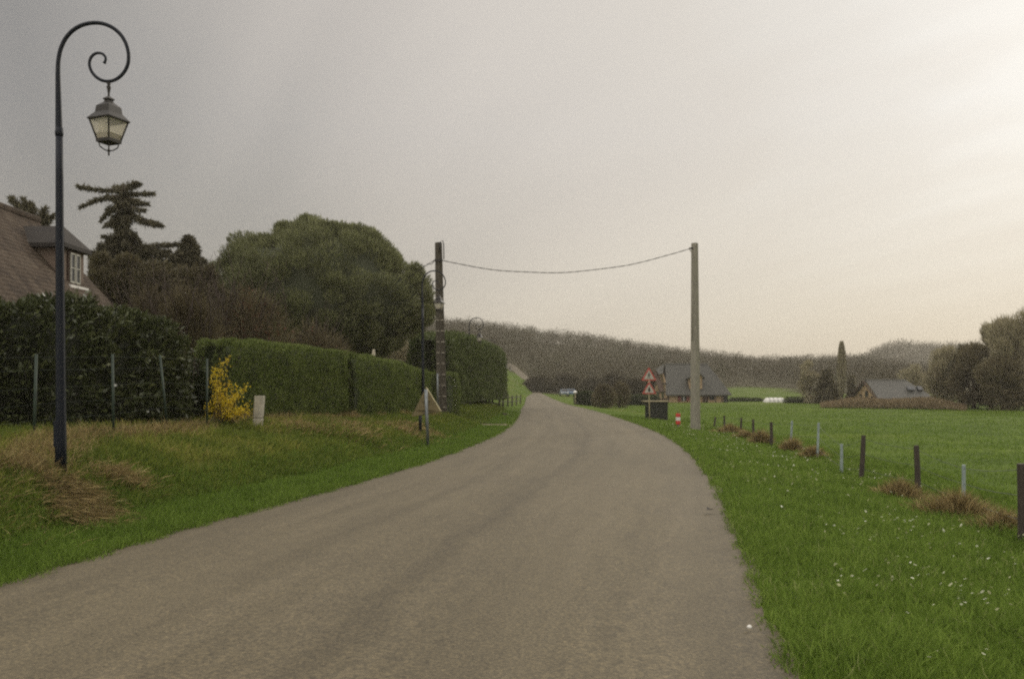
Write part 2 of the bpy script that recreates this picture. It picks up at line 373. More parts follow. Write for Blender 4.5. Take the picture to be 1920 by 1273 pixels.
nr = len(rows); nc = len(w); idx = np.arange(nr*nc).reshape(nr, nc)
FQ = np.stack([idx[:-1, :-1], idx[:-1, 1:], idx[1:, 1:], idx[1:, :-1]], -1).reshape(-1, 4)
g = nobj('ground', np.stack([XX, YY, ZZ], -1).reshape(-1, 3), FQ, M['ground'], var={'dry': dry.ravel(), 'soil': soil.ravel()}, smooth=True)
tag(g, None, kind='structure')

rr = list(np.arange(-12, 60, .2)); y = 60
while y < 330: rr.append(y); y *= 1.012
rr = np.array(rr); lane = np.linspace(0, 1, 25)
RY, LN = np.meshgrid(rr, lane, indexing='ij')
edL = XL(RY)-(fbm(RY*1.2, RY*0, 31)-.5)*.22-(vn(RY*5, RY*0, 32)-.5)*.05; edR = XR(RY)+(fbm(RY*1.1, RY*0, 41)-.5)*.22+(vn(RY*5, RY*0, 42)-.5)*.05
RX = edL+(edR-edL)*LN
base = 1.4*ss(0, 1, (RY-100)/110)+hill((XL(RY)+XR(RY))/2+0*RX, RY)
RZ = base+.012+.05*(1-(2*LN-1)**2)*ss(400, 0, RY)
nr2, nc2 = RX.shape; idx = np.arange(nr2*nc2).reshape(nr2, nc2)
FQ = np.stack([idx[:-1, :-1], idx[:-1, 1:], idx[1:, 1:], idx[1:, :-1]], -1).reshape(-1, 4)
o = nobj('road', np.stack([RX, RY, RZ], -1).reshape(-1, 3), FQ, M['asphalt'], var={'lane': LN.ravel(), 'along': RY.ravel()}, smooth=True)
tag(o, None, kind='structure')
M['dirt'] = solid('dirt', (.22, .17, .11), (.12, .09, .055), 2.2, .95, bump=.03)
# driveway: an earth track leaving the road beyond the trimmed hedge
vs = []; fs = []; n = 40
for i in range(n):
    t = i/(n-1); x = float(XL(42)+.12)-t*11
    hw = 1.1+1.0*math.exp(-t*9)+.15*math.sin(i*1.3); yc = 41.9+.9*t+.12*math.sin(i*.9)
    for k in range(7):
        yy = yc+hw*(k/3-1); vs.append((x, yy, g1(x, yy)+.02))
for i in range(n-1):
    for k in range(6): a = i*7+k; fs.append((a, a+1, a+8, a+7))
o = obj('path', MB().add(vs, fs), M['dirt'], smooth=True); tag(o, None, kind='structure')

# ------------------------------------------------------------------ grass (stuff)
def scatter(n, fx, fy): return fx(n), fy(n)
def lawn(name, n, Xf, ylo, yhi, hlo, hhi, wd, mat, label, dens=1.5, lean=(0, 0), varf=None, keep=None):
    # denser toward the viewer
    Y = ylo*(yhi/ylo)**(rng.random(n)**dens); Xl, Xr = Xf(Y); X = Xl+(Xr-Xl)*rng.random(n)
    if keep is not None:
        k = keep(X, Y); X = X[k]; Y = Y[k]
    n = len(X); Z = G(X, Y)-.02
    cl = fbm(X*1.1, Y*1.1, 50); cl2 = fbm(X*4, Y*4, 51)
    H = (hlo+(hhi-hlo)*rng.random(n)**1.5)*(.45+.75*cl+.5*cl2)
    D = np.c_[rng.normal(size=(n, 2))*.42+np.array(lean), np.ones(n)]
    W = wd*(1+Y/9)*(.7+.6*rng.random(n))
    v = varf(X, Y, n) if varf else np.clip(rng.random(n)*.55+.5*cl2*.6+.25*(cl-.5), 0, 1)
    V, T = grassblades(np.c_[X, Y, Z], D, H, W)
    o = nobj(name, V, T, mat, var={'var': np.repeat(v, 5)})
    return tag(o, label, 'grass', kind='stuff')
def vverge(X, Y, n):
    v = rng.random(n)*.62+.38*(fbm(X*2.2, Y*2.2, 60)-.3)
    v[rng.random(n) < .012+.05*(fbm(X*.8, Y*.8, 61) > .62)] = .97
    return np.clip(v, 0, 1)
lawn('verge_grass', 230000, lambda Y: (XR(Y)-.06, XR(Y)+5.2), 3.6, 60, .05, .16, .0055, M['grass'], 'lush green verge grass right of the road', .9, varf=vverge)
lawn('field_grass', 90000, lambda Y: (XR(Y)+4.2, XR(Y)+12+Y*.45), 7, 120, .05, .13, .008, M['grass'], 'short green pasture grass beyond the wire fence', .9,
     varf=lambda X, Y, n: np.clip(rng.random(n)*.6+.35*(fbm(X*.4, Y*.4, 66)-.2), 0, .93))
lawn('roadside_grass', 120000, lambda Y: (XL(Y)-1.9, XL(Y)+.12), 6, 70, .06, .17, .006, M['grass'], 'green grass strip along the left road edge', .9, keep=lambda X, Y: ~((Y > 40.9) & (Y < 43.4)),
     varf=lambda X, Y, n: np.clip(rng.random(n)*.55+.3*(fbm(X*2, Y*2, 67)-.4), 0, .9))
def vbank(X, Y, n):
    d = dryness(X, Y); return np.clip(rng.random(n)*.5+d*.75*(rng.random(n)*.6+.5), 0, 1)
lawn('bank_grass', 170000, lambda Y: (XL(Y)-7.5, XL(Y)-1.2), 8, 75, .07, .24, .007, M['bankgrass'], 'rough olive and tan grass on the left bank', .85, lean=(.25, -.2), varf=vbank,
     keep=lambda X, Y: ~((Y > 40.8) & (Y < 43.3)))
lawn('edge_grass', 9000, lambda Y: (XR(Y)-.13, XR(Y)+.05), 4, 50, .03, .10, .006, M['grass'], 'sparse grass creeping over the right asphalt edge', .9, varf=vverge, keep=lambda X, Y: fbm(X*2.5, Y*2.5, 55) > .52)
lawn('edge_grass', 14000, lambda Y: (XL(Y)-.05, XL(Y)+.24), 7, 60, .03, .10, .006, M['grass'], 'sparse grass creeping over the left asphalt edge', .9, varf=vverge, keep=lambda X, Y: fbm(X*2.5, Y*2.5, 57) > .52)
# dead grass along the hedge foot and under the laurel
n = 20000; Y = 11+27*rng.random(n)**1.5; s = np.interp(Y, [11, 14, 17, 21, 38], [2.5, 3.9, 3.9, 4.7, 3.0])+rng.normal(size=n)*.22; X = XL(Y)-s
kp = (fbm(X*1.2, Y*1.2, 70) > .5) | (Y < 18); X = X[kp]; Y = Y[kp]; n = len(X)
V, T = grassblades(np.c_[X, Y, G(X, Y)-.02], np.c_[rng.normal(size=(n, 2))*.5+[.25, -.25], np.ones(n)], .12+.22*rng.random(n), (.008+.008*rng.random(n))*(Y/14))
o = nobj('dead_grass', V, T, M['dry'], var={'var': np.repeat(rng.random(n), 5)}); tag(o, 'tawny dead grass along the foot of the fence and hedge', 'grass', kind='stuff')
# tan streaks combed down the bank
n = 16000; cx = []; cy = []
for (sx, yy, r) in ((3.1, 10.9, .8), (2.3, 9.6, 1.1), (3.2, 9.2, 1.2), (2.6, 22.6, .9), (3.3, 24.2, .9), (2.2, 26.5, .8), (3.4, 21.3, .6), (1.9, 28.5, .7), (2.0, 12.2, .35)):
    k = n//20 if yy < 13 else n//20; cy.append(yy+rng.normal(size=k)*r*.6); cx.append(XL(cy[-1])-sx+rng.normal(size=k)*r*.55)
X = np.concatenate(cx); Y = np.concatenate(cy); n = len(X)
V, T = grassblades(np.c_[X, Y, G(X, Y)], np.c_[.75+rng.normal(size=n)*.3, -.6+rng.normal(size=n)*.3, .45+.3*rng.random(n)], .12+.2*rng.random(n), .006*(Y/11)*(1+rng.random(n)))
o = nobj('combed_grass', V, T, M['dry'], var={'var': np.repeat(rng.random(n), 5)}); tag(o, 'flattened straw-coloured grass streaks down the left bank', 'grass', kind='stuff')
# white daisies
n = 1000; Y = 5*(45/5)**rng.random(n); X = XR(Y)+.5+rng.random(n)*3.8; kp = (fbm(X*.7, Y*.7, 80) > .5) | (rng.random(n) < .2); X = X[kp]; Y = Y[kp]; n = len(X)
mb = MB()
for i in range(n):
    r = .006+.008*random.random()+.0006*Y[i]; z = g1(X[i], Y[i])+.09+.05*random.random(); a = random.random()*6
    tx, ty = random.gauss(0, .4), random.gauss(-.3, .3)
    ring = [(X[i]+r*math.cos(a+k*math.pi/4)*(1 if k % 2 else .62), Y[i]+r*math.sin(a+k*math.pi/4)*(1 if k % 2 else .62), z+r*(tx*math.cos(a+k*math.pi/4)+ty*math.sin(a+k*math.pi/4))) for k in range(8)]
    mb.add(ring, [tuple(range(8))])
o = nobj('daisies', mb.v, np.arange(8*n).reshape(-1, 8), M['petal'], var={'var': np.repeat(rng.random(n), 8)}); tag(o, 'small white daisies scattered through the right verge', 'flowers', kind='stuff')

# ------------------------------------------------------------------ dry tussocks: right fence line and under the lamp
def tussock(px, py, zoff, d, r, h, label, mat='dry', lean=(0, 0), n=1100, grp='dry grass tussocks along the field fence', wd=.012):
    x = xat(px, d); z = g1(x, d)
    r *= .8; a = rng.random(n)*6.283; q = np.abs(rng.normal(size=n))*.55*r; P = np.c_[x+q*np.cos(a), d+q*np.sin(a)*.8, np.zeros(n)]; P[:, 2] = G(P[:, 0], P[:, 1])-.02
    D = np.c_[np.cos(a)*q/r*.8+rng.normal(size=n)*.25+lean[0], np.sin(a)*q/r*.8+rng.normal(size=n)*.25+lean[1], np.ones(n)]
    V, T = grassblades(P, D, h*1.35*(.5+.6*rng.random(n))*np.clip(1-.45*q/r, .25, 1), np.full(n, wd)*(d/14))
    o = nobj('dry_grass_tuft', V, T, M[mat], origin=(x, d, z), var={'var': np.repeat(rng.random(n), 5)})
    return tag(o, label, 'grass tuft', grp)
tussock(1690, 0, 0, 15.6, .5, .36, 'dark brown dead tuft just left of the last but one dark post', n=1200)
tussock(1795, 0, 0, 13.4, .75, .38, 'widest tawny tuft under the pale stake near the right edge', n=1800)
tussock(1880, 0, 0, 12.0, .55, .26, 'low russet tuft at the right edge of the picture', n=1000)
tussock(1524, 0, 0, 24.5, .42, .3, 'straw tuft at the foot of the tall pale stake')
tussock(1484, 0, 0, 27, .36, .42, 'rounded straw tuft under the leaning pale stake')
tussock(1427, 0, 0, 30.5, .34, .48, 'upright tan tuft between two dark fence posts')
tussock(1368, 0, 0, 38, .9, .4, 'reddish dead tuft by the far dark fence posts')
tussock(1398, 0, 0, 34, .6, .3, 'long low tan tuft between the far fence posts')
x0 = xat(128, 11.3)
n = 3200; P = np.c_[x0+.05+rng.normal(size=n)*.2, 11.35+rng.normal(size=n)*.2, np.zeros(n)]; tt = rng.random(n)**.8
P[:, 0] += tt*.62; P[:, 1] -= tt*.95; P[:, 2] = G(P[:, 0], P[:, 1])+.02
V, T = grassblades(P, np.c_[.62+rng.normal(size=n)*.22, -.85+rng.normal(size=n)*.2, -.02+.32*rng.random(n)], .22+.3*rng.random(n), .006+.005*rng.random(n))
o = nobj('dry_grass_tuft', V, T, M['dry'], origin=(x0, 11.3, g1(x0, 11.3)), var={'var': np.repeat(rng.random(n)**1.5, 5)})
tag(o, 'long brown dead grass swept downhill from the near lamp foot', 'grass tuft')

# ------------------------------------------------------------------ street lamps
def lamp():
    t = thing('street_lamp', 'nearest dark blue street lamp, cut by no pole, with scroll arm and square lantern', 'street lamp', (0, 0, 0), 'scroll-armed street lamps along the road')
    S = 11.5/F
    def q(px, py): return ((px-108)*S, 0, (892-py)*S)
    path = [q(112, 895), q(112, 830), q(112, 760), q(111, 600), q(110, 450), q(109.5, 330), q(109, 250)]
    obj('pole', MB().tube(path, [.072, .070, .060, .054, .050, .047, .044], 16), M['iron'], t, smooth=True)
    obj('collar', MB().tube([q(109, 256), q(109, 250), q(109, 240)], [.047, .052, .046], 14), M['iron'], t, smooth=True)
    obj('access_door', MB().box((-.0, -.066, .55), (.07, .012, .34)), M['iron'], t, bevel=.004)
    obj('rivet', MB().lathe((.066, -.03, .36), [(.001, -.012), (.012, -.008), (.012, .008), (.001, .012)], 8), M['whitepaint'], t)
    sp = [(108.5, 244), (107.5, 190), (106.5, 140), (107, 115), (111, 93), (120, 73), (134, 57), (152, 47), (171, 43), (190, 44), (208, 51), (223, 63), (234, 80), (239.5, 100), (239, 120),
          (231, 137), (218, 149), (204, 154), (190, 152.5), (177, 145), (168, 133), (164.5, 119), (168, 106.5), (177, 99.5), (188, 99), (196.5, 105), (198.5, 114), (193, 119.5)]
    P = np.array([q(*a) for a in sp]); L = np.r_[0, np.cumsum(np.linalg.norm(np.diff(P, axis=0), axis=1))]
    tt = np.linspace(0, L[-1], 110); Q = np.stack([np.interp(tt, L, P[:, k]) for k in range(3)], 1)
    for _ in range(3): Q[1:-1] = (Q[:-2]+Q[1:-1]*2+Q[2:])/4
    rad = np.interp(tt/L[-1], [0, .25, .6, .9, .99, 1], [.043, .027, .024, .019, .016, .022])
    obj('scroll_arm', MB().tube(Q, rad, 12), M['iron'], t, smooth=True)
    lx = (202-108)*S; zt = (892-154)*S
    obj('hanger', MB().lathe((lx, 0, (892-186)*S), [(.012, 0), (.016, .03), (.012, .06), (.02, .12), (.03, .15), (.016, .18), (.028, .2), (.012, .225)], 12), M['darkmetal'], t, smooth=True)
    la = MB(); rot = R(24); zr = (892-225)*S
    la.lathe((lx, 0, zr), [(.255, -.015), (.26, .0), (.165, .085), (.15, .17), (.065, .225), (.05, .25), (.075, .262), (.07, .275), (.03, .30)], 4, rot)
    lt = obj('lantern', la, M['darkmetal'], t)
    zb = (892-264)*S; h = zr-zb; ro, rb = .232, .14
    fr = MB()
    for k in range(4):
        a = rot+k*math.pi/2; fr.tube([(lx+rb*math.cos(a), rb*math.sin(a), zb), (lx+ro*math.cos(a), ro*math.sin(a), zr-.01)], .0115, 6)
    fr.lathe((lx, 0, zb-.03), [(.11, -.012), (rb+.012, .0), (rb+.016, .04), (rb, .045)], 4, rot)
    obj('frame', fr, M['darkmetal'], lt)
    pn = []
    for k in range(4):
        a = rot+k*math.pi/2; b = a+math.pi/2; e = .97
        pm = MB().add([(lx+rb*e*math.cos(a), rb*e*math.sin(a), zb+.01), (lx+rb*e*math.cos(b), rb*e*math.sin(b), zb+.01), (lx+ro*e*math.cos(b), ro*e*math.sin(b), zr-.02), (lx+ro*e*math.cos(a), ro*e*math.sin(a), zr-.02)], [(0, 1, 2, 3)])
        obj('pane', pm, M['opal'], lt)
    obj('lamp_holder', MB().lathe((lx-.06, -.02, zb+.08), [(.03, 0), (.06, .02), (.062, .18), (.02, .22)], 12), M['whitepaint'], lt, smooth=True)
    obj('lamp_tray', MB().lathe((lx, 0, zb+.012), [(rb*.94, 0), (rb*1.12, .07)], 4, rot), M['signback'], lt)
    ca = MB()
    for k in range(4):
        a = rot+k*math.pi/2
        ca.tube([(lx+.12*math.cos(a), .12*math.sin(a), zb-.03), (lx+.105*math.cos(a), .105*math.sin(a), zb-.085), (lx+.05*math.cos(a), .05*math.sin(a), zb-.125), (lx, 0, zb-.135)], .008, 6)
    ca.lathe((lx, 0, zb-.20), [(.004, 0), (.014, .02), (.01, .045), (.022, .065), (.01, .09)], 8)
    obj('finial', ca, M['darkmetal'], lt)
    return t
proto = lamp()
spots = [(110, 11.5, 'nearest street lamp, dark blue, standing whole in the left of the picture'),
         (792, 35, 'second street lamp, its lantern overlapping the brown utility pole'),
         (880, 57, 'third street lamp, its arch rising just over the wooded skyline'),
         (911, 82, 'fourth street lamp, its lantern just above the far end of the tall conifer hedge'),
         (930, 113, 'fifth street lamp, its lantern beside the edge of the conifer hedge'),
         (942, 137, 'sixth street lamp, over the small green slope left of the road'),
         (950, 160, 'farthest street lamp on the left, tiny above the green slope'),
         (1106, 205, 'tiny street lamp against the brown wood, right of where the road vanishes')]
for i, (px, d, lab) in enumerate(spots):
    o = proto if i == 0 else copy_tree(proto)
    x = xat(px, d); z = .505 if i == 0 else zat(225, 11.5)-4.64 if i < 7 else zat(709, d)-4.64
    o.location = (x, d, z if i < 2 else max(z, -5)); o['label'] = lab
    if 1 < i < 7:
        o.location.z = z+[0, 0, 0, .05, .1, .3, .5][i]
    if i == 0: o.location.z = zat(892, 11.5)
    if i: o.rotation_euler.z = R(random.uniform(-8, 8))
    gz = g1(x, d)
    if o.location.z > gz+.02:   # let the pole reach the ground
        o.location.z = gz
# ------------------------------------------------------------------ utility poles and cables
def upole(name, label, pb, ptp, d, wb, wt, mat, n=4):
    B = pt(*pb, d); T = pt(*ptp, d); t = thing(name, label, 'utility pole', B-[0, 0, 0], 'utility poles')
    B2 = B-np.array([0, 0, .4]); mb = MB(); H = T[2]-B2[2]
    k = 8
    mb.tube([B2+(T-B2)*i/k for i in range(k+1)], [(wb+(wt-wb)*i/k)*.5*1.32 for i in range(k+1)], n)
    sh = obj('shaft', mb, M[mat], t, bevel=.01)
    return t, B, T
# square shafts come from a four-sided tube turned to face the road
t1, B, T = upole('utility_pole', 'brown weathered utility pole with pale bands at the end of the trimmed hedge', (829, 783), (822, 455), 38.5, .36, .24, 'brownpole', 4)
for i in range(11):
    f = .06+i*.062; c = B+(T-B)*f; wd = .36-.12*f
    obj('band', MB().box(c+np.array([0, 0, 0]), (wd*1.02, wd*1.02, .035), 0), M['paleband'], t1)
obj('top_loop', MB().tube([T+np.array([.05, -.12, -.45]), T+np.array([.1, -.13, .02]), T+np.array([.2, -.13, .06]), T+np.array([.24, -.13, -.1]), T+np.array([.25, -.13, -.75])], .022, 8), M['cable'], t1, smooth=True)
obj('bracket', MB().box(pt(823, 489, 38.5)+np.array([0, -.14, 0]), (.34, .06, .10)), M['darkmetal'], t1)
obj('conduit', MB().tube([pt(820.5, 700, 38.2), pt(821, 770, 38.2)], .035, 8), M['galv'], t1, smooth=True)
t2, B, T = upole('utility_pole', 'tall plain grey concrete utility pole right of the road', (1304, 803), (1302.5, 456), 39.5, .36, .24, 'concrete', 4)
obj('bracket', MB().box(pt(1296, 466, 39.5)+np.array([0, -.05, 0]), (.2, .06, .07)), M['darkmetal'], t2)
obj('down_lead', MB().tube([pt(1292, 466, 39.3), pt(1298, 476, 39.3), pt(1298.5, 560, 39.3), pt(1297.5, 640, 39.3)], .02, 8), M['concrete'], t2, smooth=True)
def cable(label, A, Bp, sag, wob=0, twist=True):
    A = np.array(A); Bp = np.array(Bp); mb = MB(); n = 90; ts = np.linspace(0, 1, n)
    C = A+(Bp-A)*ts[:, None]; C[:, 2] -= sag*4*ts*(1-ts); C[:, 2] += wob*np.sin(ts*23)
    for k in range(2 if twist else 1):
        ph = ts*90+k*math.pi; off = np.c_[np.zeros(n), np.cos(ph)*.008, np.sin(ph)*.008]
        mb.tube(C+off, .013, 5)
    o = obj('overhead_cable', mb, M['cable'], origin=A, smooth=True); return tag(o, label, 'cable', 'overhead cables')
cable('sagging black cable strung across the road between the two poles', pt(826, 488, 38.3), pt(1297, 465, 39.3), .80, .012)
cable('black cable running from the brown pole left into the big pine', pt(818, 486, 38.6), pt(640, 520, 62), .9, .03)
cable('slack short cable loop just left of the brown pole', pt(818, 489, 38.5), pt(775, 495, 41), .14, .03, False)

# ------------------------------------------------------------------ signs
def tri(cx, cz, side, y, top=1):     # equilateral outline in XZ, apex up
    h = side*.866; return [(cx-side/2, y, cz-h/3), (cx+side/2, y, cz-h/3), (cx, y, cz+h*2/3)]
def rtri(cx, cz, side, y, r=.04):
    pts = []; T3 = tri(cx, cz, side, y)
    for i in range(3):
        a = np.array(T3[i-1]); b = np.array(T3[i]); c = np.array(T3[(i+1) % 3])
        u = (a-b)/np.linalg.norm(a-b); v = (c-b)/np.linalg.norm(c-b)
        for f in (0, .25, .5, .75, 1):
            pts.append(b+u*r*1.7*(1-f)**2+v*r*1.7*f**2)
    return pts
# left sign seen from behind
d = 24.8; b0 = pt(802, 838, d); t = thing('warning_sign', 'triangular road sign seen from behind, yellow-brown back on a grey post', 'road sign', (b0[0], d, g1(b0[0], d)))
obj('post', MB().tube([pt(802.5, 842, d), pt(798.5, 730, d)], .045, 12), M['galv'], t, smooth=True)
pl = MB(); A, Bq, C = pt(799.5, 726, d+.07), pt(827, 771, d-.02+.12), pt(772, 781, d-.12+.12)
pl.prism([A, Bq, C], (.01, .03, 0)); sp_ = obj('sign_panel', pl, M['signback'], t)
ed = MB(); ed.tube([A, Bq], .012, 6); obj('rim', ed, M['signedge'], sp_); obj('rim', MB().tube([A+np.array([0, .02, 0]), C+np.array([0, .02, 0]), Bq+np.array([0, .02, 0])], .012, 6), M['signback'], sp_)
obj('bracket', MB().box((A+Bq+C)/3+np.array([0, -.05, -.12]), (.5, .03, .04), rz=.05), M['signback'], t)
obj('bracket', MB().box((A+Bq+C)/3+np.array([0, -.05, .14]), (.22, .03, .04), rz=.05), M['signback'], t)
# small black post behind it
d = 27.5; p = pt(788, 790, d); t = thing('marker_stub', 'short black stub post standing in the grass by the triangular sign', 'post', (p[0], d, g1(p[0], d)))
zt = zat(776.5, d); obj('stub', MB().tube([(p[0], d, g1(p[0], d)-.05), (p[0], d, zt-.03), (p[0], d, zt)], [.055, .05, .035], 12), M['black'], t, smooth=True)
obj('cap', MB().lathe((p[0], d, zt-.035), [(.056, 0), (.06, .02), (.04, .04), (.005, .048)], 12), M['black'], t, smooth=True)
# double triangular sign on the right
d = 52; zg = g1(xat(1217, d), d); t = thing('warning_sign', 'two red-bordered triangular warning signs stacked on one pale post', 'road sign', (xat(1217, d), d, zg))
obj('post', MB().tube([(xat(1218, d), d, zg-.1), (xat(1216, d), d, zat(692, d))], .035, 10), M['paletrim'], t, smooth=True)
def panel(px, pya, pyb, side, pict):
    h = (pyb-pya)/F*d; side = h/.866; cx = xat(px, d); cz = zat(pyb, d)+h/3
    P = obj('sign_panel', MB().prism(rtri(cx, cz, side, d-.05, .05), (0, .012, 0)), M['signred'], t)
    obj('sign_face', MB().prism(rtri(cx, cz-.005, side*.68, d-.058, .03), (0, .005, 0)), M['signwhite'], P)
    mb = MB()
    for poly in pict: mb.prism([(cx+a*side, d-.066, cz+b*side) for a, b in poly], (0, .005, 0))
    hc = (0, .235) if len(pict) > 3 else None
    if hc: mb.prism([(cx+.035*side*math.cos(k*math.pi/4), d-.066, cz+(.20+.035*math.sin(k*math.pi/4))*side) for k in range(8)], (0, .005, 0))
    obj('pictogram', mb, M['black'], P)
panel(1216.5, 688, 713.5, 0, [[(-.035, .0), (.035, .0), (.03, .155), (-.03, .155)], [(-.035, .003), (.0, .003), (-.07, -.145), (-.11, -.145)], [(.0, .003), (.035, .003), (.11, -.145), (.07, -.145)],
      [(-.03, .14), (-.03, .10), (-.09, .03), (-.11, .05)], [(.03, .14), (.11, .05), (.09, .03), (.03, .10)]])
panel(1217, 714.5, 738.5, 0, [[(-.045, -.15), (.045, -.15), (.045, .04), (-.045, .04)], [(-.085, .035), (.085, .035), (0, .20)], [(-.10, -.07), (.10, -.07), (.10, -.02), (-.10, -.02)]])
# cabinet
d = 55; x0_, x1_ = xat(1211, d), xat(1250.5, d); xc = (x0_+x1_)/2; zg = g1(xc, d); zt = zat(753, d)
t = thing('utility_cabinet', 'dark green box cabinet with pale flat lid behind the double sign', 'cabinet', (xc, d, zg))
obj('body', MB().box((xc, d, (zg-.15+zt)/2), (x1_-x0_, .7, zt-zg+.15)), M['cabinet'], t, bevel=.015)
obj('lid', MB().box((xc-.08, d, zt+.03), (x1_-x0_+.22, .86, .055)), M['paletrim'], t, bevel=.008)
obj('door', MB().box((xc-.25*(x1_-x0_), d-.358, (zg+zt)/2+.03), ((x1_-x0_)*.42, .02, (zt-zg)*.82)), M['cabinet'], t, bevel=.006)
obj('door', MB().box((xc+.24*(x1_-x0_), d-.358, (zg+zt)/2+.03), ((x1_-x0_)*.44, .02, (zt-zg)*.82)), M['cabinet'], t, bevel=.006)
obj('handle', MB().box((xc-.03, d-.385, (zg+zt)/2+.08), (.02, .03, .14)), M['galv'], t)
# red and white marker
d = 42.6; x = xat(1271.5, d); zg = g1(x, d); zb = zat(795.5, d); zt = zat(775, d); hh = (zt-zb)/3
t = thing('hazard_marker', 'small red and white banded marker beside the concrete pole', 'marker', (x, d, zg))
obj('stake', MB().tube([(x, d+.04, zg-.1), (x, d+.04, zt+.12)], .02, 8), M['woodpost'], t, smooth=True)
for k, c in enumerate(('redpaint', 'whitepaint', 'redpaint')):
    obj('band', MB().lathe((x, d, zb+hh*k+.002), [(.10, 0), (.112, .01), (.112, hh-.014), (.10, hh-.004)], 20), M[c], t, smooth=False)
obj('stake', MB().tube([(x, d, zg-.05), (x, d, zb+.01)], .05, 8), M['galv'], t, smooth=True)

# ------------------------------------------------------------------ fences
fp = [((1338, 803), (1341.5, 781.5), 45, 'w'), ((1358, 806), (1358, 779), 42.5, 'w'), ((1388, 816), (1390, 783), 38, 'w'), ((1412, 825), (1412, 786), 34, 'w'), ((1446, 842), (1446, 791), 29, 'w'),
      ((1482, 846), (1485, 789), 27.5, 's'), ((1532.5, 862), (1535, 792), 24.3, 's'), ((1578, 891), (1578, 832), 19.8, 's'), ((1614, 903), (1619, 816), 18.6, 'w'), ((1721, 927), (1718, 835), 16.2, 'w'),
      ((1807, 942), (1807, 871), 14.6, 's'), ((1918, 1012), (1915, 869), 11.2, 'w')]
b0 = pt(1446, 842, 29); t = thing('wire_fence', 'sagging wire fence of thin uneven posts between verge and pasture', 'fence', (b0[0], 29, g1(b0[0], 29)))
tops = []
for (bx, by), (tx, ty), d, k in fp:
    Bp = pt(bx, by, d); Tp = pt(tx, ty, d); zg = g1(Bp[0], d)-.1; Bp[2] = min(Bp[2], zg)
    if k == 'w':
        r = .055 if d > 12 else .062
        if d > 30: r = .05
        o = obj('post', MB().tube([Bp, Bp*.5+Tp*.5+np.array([.008, 0, 0]), Tp], [r, r*.95, r*.85], 9), M['woodpost'], t, smooth=False)
    else:
        o = obj('post', MB().tube([Bp, Bp*.5+Tp*.5, Tp], [.034, .034, .032], 6), M['stake'], t); o['label'] = 'pale blue-grey metal stake'
    tops.append((Bp, Tp))
for f in (.93, .62, .32):
    pts = []
    for i in range(len(tops)-1):
        a = tops[i][0]+(tops[i][1]-tops[i][0])*f; b = tops[i+1][0]+(tops[i+1][1]-tops[i+1][0])*f
        for k in range(8):
            q = k/8; p = a*(1-q)+b*q; p[2] -= .03*4*q*(1-q)*(1+random.random()*.2); pts.append(p)
    pts.append(tops[-1][0]+(tops[-1][1]-tops[-1][0])*f); e = pts[-1]+np.array([.3, -2.2, 0]); pts.append(e)
    obj('wire', MB().tube(pts, .004, 4), M['wire'], t)
# left garden fence
lf = [((-190, 900), (-185, 668), 11.6), ((63, 852), (68, 664), 13.4), ((213, 834), (211, 664), 14.8), ((315, 814), (300, 666), 16.9), ((388, 800), (388, 672), 18.6)]
b0 = pt(213, 834, 14.8); t = thing('garden_fence', 'thin green wire garden fence in front of the dark laurel hedge', 'fence', (b0[0], 14.8, g1(b0[0], 14.8)))
tops = []
for (bx, by), (tx, ty), d in lf:
    Bp = pt(bx, by, d); Tp = pt(tx, ty, d); Bp[2] = min(Bp[2], g1(Bp[0], d)-.05)
    obj('post', MB().tube([Bp, Tp], .022, 8), M['greenpost'], t, smooth=True); tops.append((Bp, Tp))
for f in (.97, .84, .66, .5, .34, .18):
    pts = [b_+(t_-b_)*f for b_, t_ in tops]; obj('wire', MB().tube(pts, .0014, 4), M['greenpost'], t)
# concrete marker stone
d = 20; A = pt(480, 808, d); T = pt(485, 742, d); t = thing('boundary_stone', 'pale leaning concrete boundary post between yellow shrub and trimmed hedge', 'marker stone', (A[0], d, g1(A[0], d)))
def slab(a, b, w): return MB().box((a+b)/2, (w, .13, b[2]-a[2]), rz=R(12), shear=(0, 0)) if False else MB().prism([a+np.array([-w/2, 0, 0]), a+np.array([w/2, 0, 0]), b+np.array([w/2, 0, 0]), b+np.array([-w/2, 0, 0])], (.02, .14, 0))
mid = A+(T-A)*.38
obj('lower_block', slab(A-np.array([0, 0, .15]), mid-np.array([0, 0, .012]), .185), M['whitestone'], t, bevel=.012)
obj('upper_block', slab(mid, T, .19), M['whitestone'], t, bevel=.012)
obj('joint', slab(mid-np.array([0, -.01, .02]), mid+np.array([0, .01, .006]), .17), M['darkmetal'], t)

